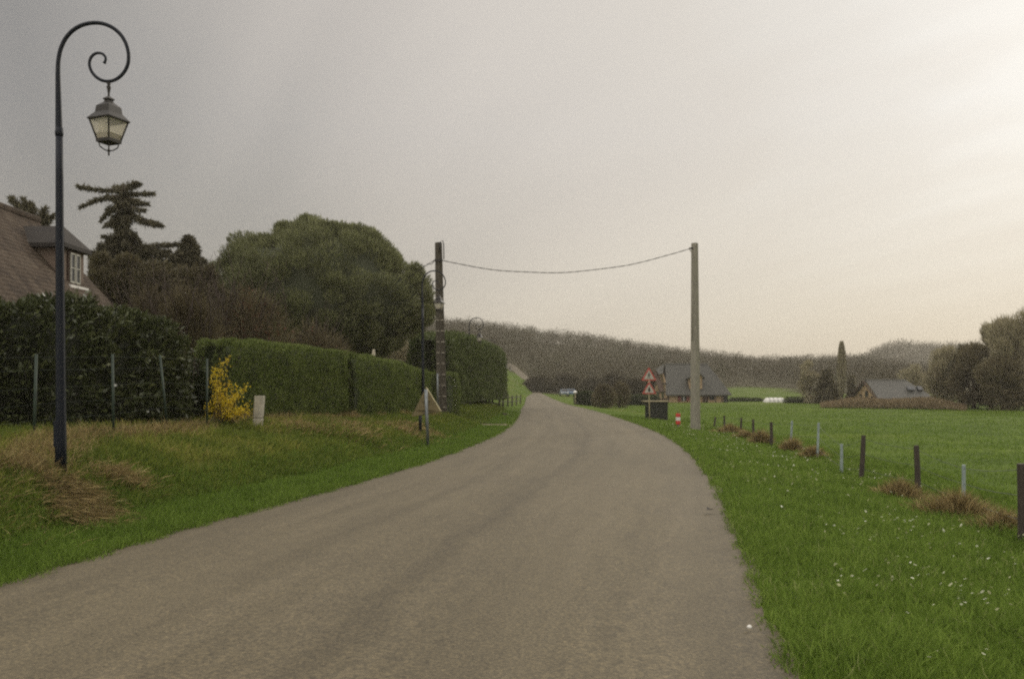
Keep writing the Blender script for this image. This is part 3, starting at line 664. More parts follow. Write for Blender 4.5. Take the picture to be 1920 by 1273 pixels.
# ------------------------------------------------------------------ hedges
def hedge(name, label, cat, line, mat, leaf=(.05, .018), dens=900, droop=0, group=None, rough=.12, foot=.0, brush=(0, 0, .7), roundtop=.25, vf=None, stems=0, capsule=True):
    # line: list of (x, y, zbase, ztop, halfwidth)
    L = np.array(line, float); mid = L[len(L)//2]
    t = thing(name, label, cat, (mid[0], mid[1], mid[2]), group)
    seg = np.r_[0, np.cumsum(np.hypot(np.diff(L[:, 0]), np.diff(L[:, 1])))]; tot = seg[-1]
    H = (L[:, 3]-L[:, 2]).mean(); area = tot*(2*H+2*L[:, 4].mean())+4*L[:, 4].mean()*H
    n = int(area*dens)
    def surf(sv, th, shrink=0, zf=None):
        x = np.interp(sv, seg, L[:, 0]); y = np.interp(sv, seg, L[:, 1]); zb = np.interp(sv, seg, L[:, 2]); zt = np.interp(sv, seg, L[:, 3]); hw = np.interp(sv, seg, L[:, 4])
        tx = np.interp(sv+.05, seg, L[:, 0])-np.interp(sv-.05, seg, L[:, 0]); ty = np.interp(sv+.05, seg, L[:, 1])-np.interp(sv-.05, seg, L[:, 1])
        l = np.hypot(tx, ty)+1e-6; nx, ny = ty/l, -tx/l
        p = 1.0-roundtop*.9
        e = .09+roundtop                                                     # superellipse profile
        c = np.cos(th); s = np.sin(th)
        px = np.sign(c)*np.abs(c)**e; pz = np.abs(s)**e
        hwv = (hw-shrink)*px; z = zb+foot+(zt-zb-foot-shrink)*pz
        return x+nx*hwv, y+ny*hwv, z, nx*px, ny*px, pz
    e = .09+roundtop
    sv = rng.random(n)*tot
    # sample the profile by arc length
    gs = np.geomspace(1e-13, .3, 400); tht = np.concatenate([gs, np.linspace(.31, math.pi-.31, 300), math.pi-gs[::-1]]); cx = np.sign(np.cos(tht))*np.abs(np.cos(tht))**e*L[:, 4].mean(); cz = np.abs(np.sin(tht))**e*H
    al = np.r_[0, np.cumsum(np.hypot(np.diff(cx), np.diff(cz)))]; th = np.interp(rng.random(n)*al[-1], al, tht)
    # ends: a share of leaves on the two end caps
    x, y, z, nx, ny, nz = surf(sv, th)
    ke = rng.random(n) < (4*L[:, 4].mean()*H/area)
    q = rng.random(n); sv2 = np.where(rng.random(n) < .5, 0.0, tot)
    x2, y2, z2, *_ = surf(sv2, th); xc = np.interp(sv2, seg, L[:, 0]); yc = np.interp(sv2, seg, L[:, 1]); zc = np.interp(sv2, seg, L[:, 2])+foot
    tdir = np.where(sv2 == 0, -1, 1); tx = (L[-1, 0]-L[0, 0])/tot; ty = (L[-1, 1]-L[0, 1])/tot; bul = (1-q**3)*.25
    x = np.where(ke, xc+(x2-xc)*q+tx*tdir*bul, x); y = np.where(ke, yc+(y2-yc)*q+ty*tdir*bul, y); z = np.where(ke, zc+(z2-zc)*q**.6, z)
    nx = np.where(ke, tx*tdir, nx); ny = np.where(ke, ty*tdir, ny); nz = np.where(ke, 0, nz)
    Nn = unit(np.c_[nx, ny, nz*.6+1e-3])
    b = (fbm(sv*1.6, z*2.1+th, 90)-.5)*rough*2+(rng.random(n)-.6)*rough*.8+(vn(sv*5, z*4, 93)-.5)*rough*.6
    P = np.c_[x, y, z]+Nn*b[:, None]
    cl = fbm(sv*2.2, z*2.2, 95)
    D = unit(Nn*.6+np.array(brush)+rng.normal(size=(n, 3))*.45)
    v = np.clip(rng.random(n)*.6+.55*(cl-.3)+(vf(P) if vf else 0), 0, 1)
    foliage('foliage', P, D, leaf[0]*(.6+.8*rng.random(n)), leaf[1]*(.6+.8*rng.random(n)), v, M[mat], t)
    # woody inner mass (slightly inside the leaves)
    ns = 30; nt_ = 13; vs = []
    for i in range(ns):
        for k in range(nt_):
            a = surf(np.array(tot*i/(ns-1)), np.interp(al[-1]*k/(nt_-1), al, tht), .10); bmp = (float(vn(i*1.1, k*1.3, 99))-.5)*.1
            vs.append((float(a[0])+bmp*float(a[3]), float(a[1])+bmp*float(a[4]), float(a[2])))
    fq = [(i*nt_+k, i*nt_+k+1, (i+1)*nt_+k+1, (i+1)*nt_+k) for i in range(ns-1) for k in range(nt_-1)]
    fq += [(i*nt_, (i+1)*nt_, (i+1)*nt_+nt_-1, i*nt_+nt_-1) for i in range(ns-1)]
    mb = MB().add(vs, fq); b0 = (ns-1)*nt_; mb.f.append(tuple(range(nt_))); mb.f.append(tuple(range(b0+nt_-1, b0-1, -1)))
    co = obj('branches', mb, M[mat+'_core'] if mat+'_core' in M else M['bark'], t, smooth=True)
    for i in range(stems):
        s0 = tot*(i+.5)/stems; x = float(np.interp(s0, seg, L[:, 0])); y = float(np.interp(s0, seg, L[:, 1])); zb = float(np.interp(s0, seg, L[:, 2]))
        obj('stem', MB().tube([(x, y, zb-.3), (x+.05, y, zb+.5), (x, y, zb+1.4)], [.11, .09, .07], 8), M['bark'], t, smooth=True)
    return t
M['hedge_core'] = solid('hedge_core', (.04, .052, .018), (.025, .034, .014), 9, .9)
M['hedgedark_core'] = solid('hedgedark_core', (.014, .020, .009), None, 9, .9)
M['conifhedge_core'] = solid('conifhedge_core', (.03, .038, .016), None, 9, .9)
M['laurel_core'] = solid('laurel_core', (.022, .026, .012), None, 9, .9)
def hl(pts, hw):  # (px of centre, py top, d, extra)
    out = []
    for px, py, d in pts:
        x = xat(px, d); out.append((x, d, g1(x, d)-.05, zat(py, d), hw))
    return out
hedge('trimmed_hedge', 'nearer clipped green conifer hedge behind the yellow shrub', 'hedge', hl([(400, 641, 21.2), (470, 645, 22.9), (545, 652, 25.2), (622, 663, 27.9)], .5), 'hedge', (.085, .022), 1500, brush=(.12, -.1, .9), rough=.10, roundtop=.05)
hedge('trimmed_hedge', 'farther clipped green conifer hedge ending at the brown utility pole', 'hedge', hl([(640, 667, 28.2), (700, 677, 31), (745, 687, 34), (782, 700, 36.6)], .55), 'hedge', (.095, .025), 1100, brush=(.12, -.1, .9), rough=.12, roundtop=.06)
hedge('trimmed_hedge', 'short clipped hedge showing both sides of the brown pole, beyond the track', 'hedge', [(xat(800, 45.5), 45.5, .2, zat(702, 45.5), .6), (xat(848, 44.8), 44.8, .2, zat(702, 45), .6)], 'hedge', (.10, .03), 900, rough=.10, roundtop=.1)
hedge('laurel_hedge', 'tall dark glossy laurel hedge behind the green wire fence', 'hedge',
      [(-15.5, 12.0, .5, 3.0, .8), (-10.4, 14.4, .6, 3.1, .8), (xat(80, 16.2), 16.2, .6, zat(574, 16.2), .8), (xat(200, 17.6), 17.6, .6, zat(590, 17.6), .75), (xat(300, 19.0), 19.0, .6, zat(606, 19), .6)],
      'laurel', (.13, .055), 750, brush=(.1, -.25, .1), rough=.3, roundtop=.35)
hedge('conifer_hedge', 'tall dark conifer hedge with bare stems beyond the brown pole', 'hedge',
      [(xat(806, 50), 50, .7, zat(634, 50), 1.1), (xat(840, 56), 56, .75, zat(633, 56), 1.15), (xat(872, 63), 63, .8, zat(641, 63), 1.15), (xat(900, 72), 72, .8, zat(652, 72), 1.1), (xat(919, 81), 81, .75, zat(662, 81), 1.1), (xat(925, 86), 86, .7, zat(667, 86), 1.0)],
      'conifhedge', (.24, .06), 300, brush=(0, 0, .7), rough=.42, roundtop=.06, foot=.12, stems=9)
hedge('box_hedge', 'small square dark green hedge right of the far road', 'hedge', [(xat(1084, 113), 113, g1(9, 113)-.1, zat(736, 113), 1.0), (xat(1112, 112), 112, g1(10, 112)-.1, zat(736, 113), 1.0)], 'hedgedark', (.2, .08), 220, rough=.15, roundtop=.1)
for (a, b, py, d, lab) in ((1370, 1428, 747.5, 138, 'low dark hedge between the slate-roofed house and the white tunnel'), (1474, 1560, 746.5, 130, 'low dark hedge right of the white tunnel'), (1176, 1232, 742, 118, 'low dark hedge behind the double warning sign')):
    hedge('low_hedge', lab, 'hedge', [(xat(a, d), d, g1(xat(a, d), d)-.2, zat(py, d), .5), (xat(b, d), d, g1(xat(b, d), d)-.2, zat(py, d), .5)], 'hedgedark', (.2, .08), 160, rough=.15, group='low dark hedges along the far pasture edge')

# ------------------------------------------------------------------ trees and shrubs
def limbs(mb, p, d, L, r, depth, spread=.5, up=.15, tips=None, n=3):
    q = np.array(p, float); dd = np.array(d, float); pts = [q.copy()]; k = 5
    for i in range(k):
        dd = dd+np.array([random.gauss(0, .10), random.gauss(0, .10), random.gauss(up*.25, .06)]); dd /= np.linalg.norm(dd); q = q+dd*L/k; pts.append(q.copy())
    mb.tube(pts, [r*(1-.55*i/k) for i in range(k+1)], 6 if r > .04 else 4)
    if tips is not None and depth <= 1: tips += [(pts[j], dd.copy()) for j in (2, 3, 4, 5)]
    if depth > 0:
        for i in range(n):
            a = random.random()*6.283; v = np.cross(dd, [math.cos(a), math.sin(a), .3]); v /= np.linalg.norm(v)+1e-9
            nd = dd+v*spread*(.7+.7*random.random())+np.array([0, 0, up]); nd /= np.linalg.norm(nd)
            limbs(mb, pts[3+(i % 3)], nd, L*(.55+.25*random.random()), r*.5, depth-1, spread, up, tips, n)
def shell_pts(n, c, r, lo=-1.0, jitter=.12, fill=.35):
    D = rdir(int(n*1.7)); D = D[D[:, 2] > lo][:n]; k = (1-fill*rng.random(len(D))**1.6)*(1+jitter*rng.normal(size=len(D)))
    return np.array(c)+D*np.array(r)*k[:, None], D
def barecrown(name, label, cat, px, pyt, d, w, mat='twig', n=5000, zb=None, depth=3, tl=1.0, tw=.05, group=None, evergreen=False, pyb=None, asym=0, low=.12):
    """tree with trunk, limbs and a haze of fine twigs; px centre, pyt top pixel, w width in px"""
    x = xat(px, d); zg = g1(x, d)-.05; ztop = zat(pyt, d); H = ztop-zg; rw = w/2/F*d
    t = thing(name, label, cat, (x, d, zg), group)
    mb = MB(); tips = []
    tr = .02*H+.05
    mb.tube([(x, d, zg-.2), (x+.02*H, d, zg+.18*H), (x, d, zg+.4*H)], [tr*1.25, tr, tr*.75], 8)
    obj('trunk', mb, M['bark'], t, smooth=True)
    mb = MB()
    for i in range(7):
        a = i*.9+random.random(); limbs(mb, (x+.01*H, d, zg+(.12+.03*i)*H), (math.cos(a)*.8*rw/H*1.6, math.sin(a)*.5*rw/H*1.6, .75), H*.29, tr*.5, 2, .55, .12, tips, 3)
    obj('limb', mb, M['bark'], t, smooth=True)
    m = 20+int(rw*3); C = []
    for i in range(m):
        th = random.random()*6.283; f = random.random()**.5; zz = random.random()
        prof = math.sin(math.pi*min(1, .12+.88*(zz*.93)))**.55
        C.append((x+rw*.78*f*math.cos(th)*prof+asym*zz, d+rw*.72*f*math.sin(th)*prof, zg+H*(low+(.92-low)*zz), rw*(.20+.18*random.random())))
    C.append((x+asym, d, zg+H*.90, rw*.28)); C = np.array(C)
    k = rng.integers(0, len(C), n); Dd = rdir(n); P = C[k, :3]+Dd*C[k, 3:4]*(rng.random(n)[:, None]**.45)
    P = P[P[:, 2] > zg+.02*H]; n = len(P)
    ctr = np.array([x, d, zg+.35*H]); D = unit(unit(P-ctr)+np.array([0, 0, .45])+rng.normal(size=(n, 3))*.4)
    foliage('crown', P, D, tl*(.5+.8*rng.random(n)), tw*(.6+.8*rng.random(n)), rng.random(n)*.7+.3*fbm(P[:, 0]*1.5, P[:, 2]*1.5, 4), M[mat], t)
    return t
def shrub(name, label, px, pyt, d, w, mat, n=6000, L=.5, W=.012, group=None, cat='shrub', asym=0, leaves=None, pyb=None, flat=.8, up=.55):
    x = xat(px, d); zg = g1(x, d)-.03; H = zat(pyt, d)-zg; rw = w/2/F*d
    t = thing(name, label, cat, (x, d, zg), group)
    mb = MB(); tips = []
    for i in range(9):
        a = i*.7+random.random(); sp = random.random()*.75
        limbs(mb, (x+rw*.2*math.cos(a), d+rw*.2*math.sin(a), zg-.1), (math.cos(a)*sp*rw/H*1.5, math.sin(a)*sp*rw/H, 1), H*.62, .022+.006*H, 2, .4, .2, tips, 3)
    obj('stem', mb, M['bark'], t, smooth=True)
    a = rng.random(n)*6.283; f = rng.random(n)**.55; hz = rng.random(n)**.75; shape = np.sin(np.pi*(.18+.72*hz))**.6
    lump = .72+.5*vn(a*1.6, hz*3, 33)
    P = np.c_[x+rw*f*np.cos(a)*shape*lump+asym*hz, d+rw*flat*f*np.sin(a)*shape*lump, zg+H*hz*(.86+.2*vn(a*2.2, f*2, 35))*(1-.2*f**2)]
    D = unit(np.c_[np.cos(a)*f*.7, np.sin(a)*f*.7, np.full(n, up)]+rng.normal(size=(n, 3))*.35)
    v = rng.random(n)*.65+.35*fbm(P[:, 0]*2, P[:, 2]*2, 3)
    foliage('twigs' if leaves is None else 'foliage', P, D, L*(.4+.9*rng.random(n)), W*(.6+.8*rng.random(n)), v, M[mat], t)
    if leaves:
        lm, ln, ll, lw = leaves; k = rng.integers(0, n, ln); Q = P[k]+rng.normal(size=(ln, 3))*.06
        foliage('leaves', Q, rdir(ln), ll*(.7+.6*rng.random(ln)), lw*(.7+.6*rng.random(ln)), rng.random(ln), M[lm], t)
    return t

# --- umbrella pine
d0 = 45.0; cx = xat(600, d0); cz = zat(575, d0)
t = thing('umbrella_pine', 'huge round-crowned umbrella pine behind the trimmed hedge', 'tree', (xat(700, d0), d0, g1(xat(700, d0), d0)))
base = pt(702, 700, d0); base[2] = g1(base[0], d0)-.1
obj('trunk', MB().tube([base, pt(700, 668, d0), pt(680, 645, d0), pt(655, 610, d0)], [.22, .2, .18, .15], 10), M['bark'], t, smooth=True)
mb = MB()
for (ex, ey, ed) in ((470, 560, 44), (560, 520, 46), (640, 500, 43.5), (720, 540, 46.5), (770, 570, 44.5), (520, 610, 43), (430, 590, 46), (600, 590, 48)):
    mb.tube([pt(690, 655, d0), pt((ex+680)/2, (ey+650)/2+10, (ed+d0)/2), pt(ex, ey, ed)], [.14, .1, .05], 7)
obj('limb', mb, M['bark'], t, smooth=True)
out_px = [(392, 640), (384, 600), (386, 560), (402, 512), (430, 492), (440, 455), (470, 448), (515, 452), (530, 428), (575, 409), (612, 424), (645, 428), (690, 432), (738, 470), (756, 498), (795, 512), (808, 545), (812, 580), (806, 606), (780, 622), (750, 648), (715, 668), (640, 690), (480, 690)]
ox = np.array([p[0] for p in out_px]); oy = np.array([p[1] for p in out_px])
ang = np.arctan2(-(oy-580.), ox-600.); rad_ = np.hypot(ox-600., oy-580.); o_ = np.argsort(ang); ang = ang[o_]; rad_ = rad_[o_]
def R2(a): return np.interp(a, np.r_[ang-2*math.pi, ang, ang+2*math.pi], np.r_[rad_, rad_, rad_])/F*d0
cpx, cpz = xat(600, d0), zat(580, d0)
C = []
for i in range(780):
    v = rdir(1)[0]; a = math.atan2(v[2], v[0]); r = float(R2(a)); ho = math.hypot(v[0], v[2])
    pr = .60+.9*(vn(v[0]*4+9, v[2]*4+v[1]*3, 5)-.5)*.16
    sh = 1.0-random.random()**2*.45
    rr_ = .42+.28*random.random()
    C.append((cpx+math.cos(a)*(r-rr_*.95)*ho*sh*1.0, d0+v[1]*4.6*sh, cpz+math.sin(a)*(r-rr_*.95)*ho*sh, rr_))
for i in range(260):   # clumps right on the outline of the crown
    a = random.random()*6.283; rr_ = .30+.22*random.random(); r = float(R2(a))-rr_*.8
    C.append((cpx+math.cos(a)*r, d0+random.uniform(-1.2, 1.2), cpz+math.sin(a)*r, rr_))
C = np.array(C); n = 240000; k = rng.integers(0, len(C), n); Dd = rdir(n); Dd[:, 2] = Dd[:, 2]*.8+.15
P = C[k, :3]+Dd*C[k, 3:4]*(.35+.65*rng.random(n)[:, None]**.5)
outw = unit(P-np.array([cpx, d0, cpz-1.5])); D = unit(Dd*.5+outw*.6+np.array([0, 0, .55])+rng.normal(size=(n, 3))*.25)
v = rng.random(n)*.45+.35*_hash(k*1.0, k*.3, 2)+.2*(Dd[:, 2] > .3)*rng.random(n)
foliage('crown', P, D, .15+.14*rng.random(n), .028+.02*rng.random(n), v, M['needle'], t)
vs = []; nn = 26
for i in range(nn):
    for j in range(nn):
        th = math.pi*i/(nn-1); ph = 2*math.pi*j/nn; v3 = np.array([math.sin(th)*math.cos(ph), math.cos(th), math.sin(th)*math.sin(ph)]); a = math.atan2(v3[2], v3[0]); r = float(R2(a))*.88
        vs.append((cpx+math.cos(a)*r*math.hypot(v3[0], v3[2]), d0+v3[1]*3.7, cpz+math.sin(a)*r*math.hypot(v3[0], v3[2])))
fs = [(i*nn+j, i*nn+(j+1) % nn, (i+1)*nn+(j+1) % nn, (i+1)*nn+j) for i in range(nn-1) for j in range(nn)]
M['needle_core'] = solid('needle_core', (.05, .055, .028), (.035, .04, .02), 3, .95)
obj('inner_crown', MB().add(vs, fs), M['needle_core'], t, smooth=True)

# --- cedar drawn limb by limb
def conifer(name, label, d, trunk, branches, mat, per=900, nl=.35, nw=.05, hang=.35, group=None, depth=1.0, slim=1.0):
    P0 = pt(*trunk[0], d); t = thing(name, label, 'tree', (P0[0], d, g1(P0[0], d)), group)
    P0[2] = g1(P0[0], d)-.2; P1 = pt(*trunk[1], d)
    obj('trunk', MB().tube([P0, (P0+P1)/2, P1], [.28, .18, .03], 8), M['bark'], t, smooth=True)
    mb = MB(); AP = []; AD = []
    for b in branches:
        (sx, sy), (ex, ey), dy, thick = b[:4]; bow = b[4] if len(b) > 4 else .1
        A = pt(sx, sy, d); B = pt(ex, ey, d); B[1] += dy; ln = np.linalg.norm(B-A); m = 10; ts = np.linspace(0, 1, m)
        C = A+(B-A)*ts[:, None]; C[:, 2] -= bow*ln*4*ts*(1-ts)
        mb.tube(C, .07*(1-ts*.9), 5)
        n = int(per*ln); q = rng.random(n)**.85; c = np.stack([np.interp(q, ts, C[:, k]) for k in range(3)], 1)
        wd = thick*slim*1.35*(1.04-q)*(.4+.6*np.minimum(1, q*4))
        off = rng.normal(size=(n, 3))*np.c_[wd*.35, wd*.8*depth, wd*.22]; off[:, 2] -= np.abs(rng.normal(size=n))*wd*hang
        AP.append(c+off); AD.append(unit((B-A)[None, :]/ln*.7+rng.normal(size=(n, 3))*.4+np.array([0, 0, -.25])))
    obj('limb', mb, M['bark'], t, smooth=True)
    P = np.concatenate(AP); D = np.concatenate(AD); n = len(P)
    foliage('crown', P, D, nl*(.5+.7*rng.random(n)), nw*(.6+.8*rng.random(n)), rng.random(n), M[mat], t)
    return t
T = (235, 0)
br = [((232, 356), (147, 349), 0, .22, .03), ((234, 356), (262, 345), 0, .38, -.1), ((234, 362), (270, 353), 1, .3, 0), ((233, 352), (205, 345), .5, .3, 0), ((233, 352), (222, 343), .5, .25, 0), ((236, 352), (252, 343), 0, .3, 0),
      ((232, 368), (190, 362), .5, .4, .02), ((232, 372), (164, 393), -.5, .28, -.12), ((232, 376), (181, 409), .5, .42, -.10), ((236, 372), (272, 379), .3, .4, .0), ((237, 385), (276, 396), -.3, .45, .02), ((237, 395), (303, 422), 0, .5, .06),
      ((237, 402), (283, 412), 1, .5, 0), ((233, 400), (197, 424), 0, .55, -.05), ((233, 405), (206, 428), .8, .6, 0), ((237, 425), (262, 452), 0, .6, 0), ((233, 430), (200, 455), 0, .55, 0), ((232, 445), (170, 476), 0, .55, .03), ((232, 448), (182, 478), 1.2, .5, 0),
      ((238, 445), (275, 468), .5, .6, 0), ((238, 458), (318, 470), 0, .6, .04), ((250, 466), (346, 454), .6, .5, -.04), ((238, 462), (330, 478), 0, .5, .04), ((232, 460), (190, 486), -1, .5, 0), ((238, 470), (350, 492), .4, .45, .03)]
for i in range(34):
    h = i/33; y0 = 352+h*125; side = random.choice((-1, 1)); ln = (12+h*30)*(.6+.6*random.random())
    br.append(((235, y0), (235+side*ln*.7, y0+ln*.45), random.choice((-1, 1))*ln*.035, .5+.25*h))
conifer('cedar_tree', 'tall open cedar with drooping tiers, between the house and the pine', 40, ((235, 600), (233, 345)), br, 'cedar', per=420, nl=.24, nw=.04, slim=.5)
br = []
for i in range(46):
    h = i/45; y0 = 441+h*85; wd = 1.5+h*46
    for s in (-1, 1):
        k = wd*(.65+.5*random.random()); br.append(((354, y0), (354+s*k, y0+k*.35), random.uniform(-1, 1)*k*.04, .12+.5*h))
conifer('conifer_tree', 'pointed dark conifer right of the cedar', 40.5, ((354, 600), (354, 440)), br, 'cedar', per=480, nl=.28, nw=.05, slim=.7)
br = []
for (sx, sy, ex, ey) in ((60, 415, 22, 371), (60, 415, 25, 399), (62, 412, 45, 374), (65, 412, 60, 384), (70, 418, 84, 391), (70, 420, 97, 405), (70, 428, 92, 425), (58, 420, 35, 385), (60, 430, 40, 400), (70, 430, 80, 410), (66, 440, 86, 432)):
    br.append(((sx, sy), (ex, ey), 0, .42, .0))
conifer('conifer_tree', 'small dark treetop showing above the tiled house ridge', 34, ((66, 560), (62, 385)), br, 'cedar', per=560, nl=.24, nw=.04, slim=.6)

# dark evergreen masses under them
def roundtree(name, label, blobs, d, mat, n, L, W, group=None, trunkpx=None, cat='tree', dep=1.0):
    bx = sum(b[0] for b in blobs)/len(blobs) if trunkpx is None else trunkpx; x = xat(bx, d); zg = g1(x, d)
    t = thing(name, label, cat, (x, d, zg), group)
    top = min(b[1] for b in blobs)
    obj('trunk', MB().tube([(x, d, zg-.2), (x, d, (zg+zat(top, d))/2), (x, d, zat(top+12, d))], [.2, .14, .03], 8), M['bark'], t, smooth=True)
    C = np.array([(xat(a, d), d+dy, zat(b, d), r/F*d, r2/F*d) for (a, b, r, r2, dy) in blobs]); vol = C[:, 3]*C[:, 4]; k = rng.choice(len(C), n, p=vol/vol.sum())
    Dd = rdir(n); q = rng.random(n)**.33; lump = 1+.28*(vn(Dd[:, 0]*3+k*7, Dd[:, 2]*3+Dd[:, 1]*2, 12)-.5)
    P = C[k, :3]+Dd*np.c_[C[k, 3], C[k, 3]*.8*dep, C[k, 4]]*(q*lump)[:, None]; kp = P[:, 2] > G(P[:, 0], P[:, 1]); P = P[kp]; Dd = Dd[kp]; n = len(P)
    foliage('crown', P, unit(Dd+np.array([0, 0, .4])+rng.normal(size=(n, 3))*.5), L*(.5+.8*rng.random(n)), W*(.6+.8*rng.random(n)), rng.random(n)*.6+.4*fbm(P[:, 0]*2, P[:, 2]*2, 8), M[mat], t)
    return t
roundtree('evergreen_tree', 'broad dark evergreen below the cedar', [(215, 545, 45, 52, 0), (250, 560, 50, 60, .5), (185, 590, 30, 70, 0), (290, 545, 45, 48, 0), (240, 500, 22, 18, 0), (190, 505, 16, 26, 0)], 37, 'darkever', 42000, .28, .09)
roundtree('evergreen_tree', 'dense dark evergreen between the pointed conifer and the pine', [(355, 560, 45, 55, 0), (385, 590, 40, 60, 0), (320, 570, 40, 60, 0), (392, 520, 9, 18, 0)], 38.5, 'darkever', 36000, .28, .09)
# bare brown shrubs
shrub('bare_shrub', 'tall bare brown shrub behind the gap between the two hedges', 350, 545, 25, 110, 'twig', 11000, .5, .014, 'bare shrubs behind the hedges', flat=.7)
shrub('bare_shrub', 'hazy bare brown shrub rising over the laurel hedge end', 285, 548, 27, 120, 'twig', 11000, .5, .014, 'bare shrubs behind the hedges', flat=.7)
shrub('bare_shrub', 'low bare brown shrub showing over the hedge under the pine', 590, 612, 31, 150, 'twig', 6500, .5, .014, 'bare shrubs behind the hedges', leaves=('redleaf', 420, .09, .06))
shrub('copper_shrub', 'sparse shrub with dead reddish leaves in front of the pine', 465, 538, 29, 170, 'twig', 8500, .5, .013, leaves=('redleaf', 1500, .09, .065), cat='shrub')
shrub('bare_shrub', 'greyish bare thicket seen between the pine and the conifer hedge', 745, 640, 60, 130, 'twiggrey', 12000, .7, .03, 'bare shrubs behind the hedges')
shrub('garden_bush', 'dim dark green bush in the gap left of the yellow shrub', 355, 668, 20.5, 90, 'hedgedark', 14000, .12, .05, up=.2)
# pale dead trunk over the hedge
A = pt(705, 690, 34); t = thing('dead_sapling', 'short pale broken trunk sticking up behind the farther trimmed hedge', 'tree', (A[0], 34, g1(A[0], 34)))
obj('trunk', MB().tube([(A[0], 34, g1(A[0], 34)-.1), pt(703, 682, 34), pt(700, 668, 34), pt(701, 655, 34)], [.13, .11, .08, .04], 8), M['palebark'], t, smooth=True)
obj('branch', MB().tube([pt(703, 684, 34), pt(697, 678, 34), pt(694, 672, 34)], [.05, .04, .02], 6), M['palebark'], t, smooth=True)
# forsythia
d = 19.6; x = xat(420, d); zg = g1(x, d); t = thing('forsythia_shrub', 'yellow flowering forsythia shrub beside the pale boundary post', 'shrub', (x, d, zg))
mb = MB(); FP = []; FD = []
for (ex, ey) in ((428, 668), (420, 676), (408, 684), (400, 690), (395, 705), (412, 695), (405, 720), (430, 716), (444, 722), (462, 724), (450, 735), (440, 745), (468, 758), (462, 768), (470, 772), (455, 765), (425, 740), (415, 735), (398, 740), (392, 755), (435, 770), (420, 765), (445, 775), (405, 775), (410, 755), (430, 755)):
    A = np.array([x+random.gauss(-.08, .1), d+random.gauss(0, .12), zg-.05]); B = pt(ex, ey, d+random.uniform(-.4, .4)); mid = (A+B)/2+np.array([0, 0, .12]); ts = np.linspace(0, 1, 9)[:, None]
    C = (1-ts)**2*A+2*ts*(1-ts)*mid+ts**2*B; mb.tube(C, .010*(1-.7*ts[:, 0]), 5)
    n = 62; q = .30+.70*rng.random(n)**.8; FP.append(np.stack([np.interp(q, ts[:, 0], C[:, k]) for k in range(3)], 1)+rng.normal(size=(n, 3))*.035); 
obj('stem', mb, M['bark'], t, smooth=True); P = np.concatenate(FP); n = len(P)
foliage('blossom', P, rdir(n), .045+.02*rng.random(n), .03+.012*rng.random(n), rng.random(n), M['forsythia'], t)

# ------------------------------------------------------------------ tiled house, left
t = thing('tiled_house', 'steep brown tiled cottage roof with a dormer above the laurel hedge', 'house', (-14, 21, 1.0))
rx, rz = -14.0, 6.68; k = 1.10; ex = -10.2; ez = rz-(ex-rx)*k
yf, yn = 26.0, 12.5
th = np.array([-.12, 0, -.11])
roof = MB()
def sagz(y): return -.05*math.sin((y-yn)*.6)
ny = 28; nx = 8; vs = []
for i in range(ny+1):
    y = yn+(yf-yn)*i/ny
    for j in range(nx+1):
        f = j/nx; vs.append((rx+(ex-rx)*f, y, rz+(ez-rz)*f+sagz(y)*.6+(.10*(f-.5)**2)-.02+.02*math.sin(i*2.1+j)))
roof.add(vs, [(i*(nx+1)+j, i*(nx+1)+j+1, (i+1)*(nx+1)+j+1, (i+1)*(nx+1)+j) for i in range(ny) for j in range(nx)])
roof.prism([(rx, yn, rz-.06), (ex, yn, ez-.06), (ex, yf, ez-.06), (rx, yf, rz-.06)], (-.06, 0, -.14))
roof.prism([(rx, yn, rz-.03), (rx-3.8, yn, ez-.03), (rx-3.8, yf, ez-.03), (rx, yf, rz-.03)], (0, 0, -.15))
ro = obj('roof', roof, M['tiles'], t, smooth=False)
obj('ridge_tile', MB().tube([(rx, yn, rz), (rx, (yn+yf)/2, rz+.01), (rx, yf+.03, rz)], .11, 8), M['tiles'], ro, smooth=True)
obj('wall', MB().box(((rx*2-0)/2, (yn+yf)/2, (.6+ez)/2), (7.0, yf-yn-.3, ez-.6)), M['render'], t)
obj('wall', MB().prism([(ex-.3, yf-.2, ez-.1), (rx, yf-.2, rz-.35), (rx-3.5, yf-.2, ez-.1)], (0, .1, 0)), M['render'], t)
# dormer: ridge along X, hipped toward the road
dy0, dy1 = 23.95, 25.15; dyc = (dy0+dy1)/2; fx = -12.22; dzr = zat(430, dyc)+.02; dze = zat(466, dyc); sill = zat(546, dyc)
dm = thing('x', '', '', (0, 0, 0)); bpy.data.objects.remove(dm)
do = obj('dormer', MB().prism([(fx, dy0, sill-.1), (fx, dy0, dze), (fx-3.0, dy0, dze), (fx-1.2, dy0, sill+1.2)], (0, dy1-dy0, 0)), M['cheek'], t)
dr_ = MB(); xe = fx+.16; xb = rx-.0; oy = .16
A1, A2 = (xe, dy0-oy, dze-.03), (xe, dy1+oy, dze-.03); Rg = (fx-.28, dyc, dzr); Bk = (xb-.2, dyc, dzr); C1, C2 = (xb-.2, dy0-oy, dze-.03), (xb-.2, dy1+oy, dze-.03)
for pl_ in ([A1, A2, Rg], [A2, C2, Bk, Rg], [C1, A1, Rg, Bk]): dr_.prism(pl_, (0, 0, .07))
dr_.prism([C1, A1, A2, C2], (0, 0, -.04))
M['dormroof'] = solid('dormroof', (.038, .032, .026), (.024, .02, .017), 4, .85, bump=.02)
obj('dormer_roof', dr_, M['dormroof'], do)
wz0, wz1 = sill+.16, dze-.1
wf = obj('window', MB().box((fx+.02, dyc, (wz0+wz1)/2), (.05, .68, wz1-wz0)), M['timber'], do)
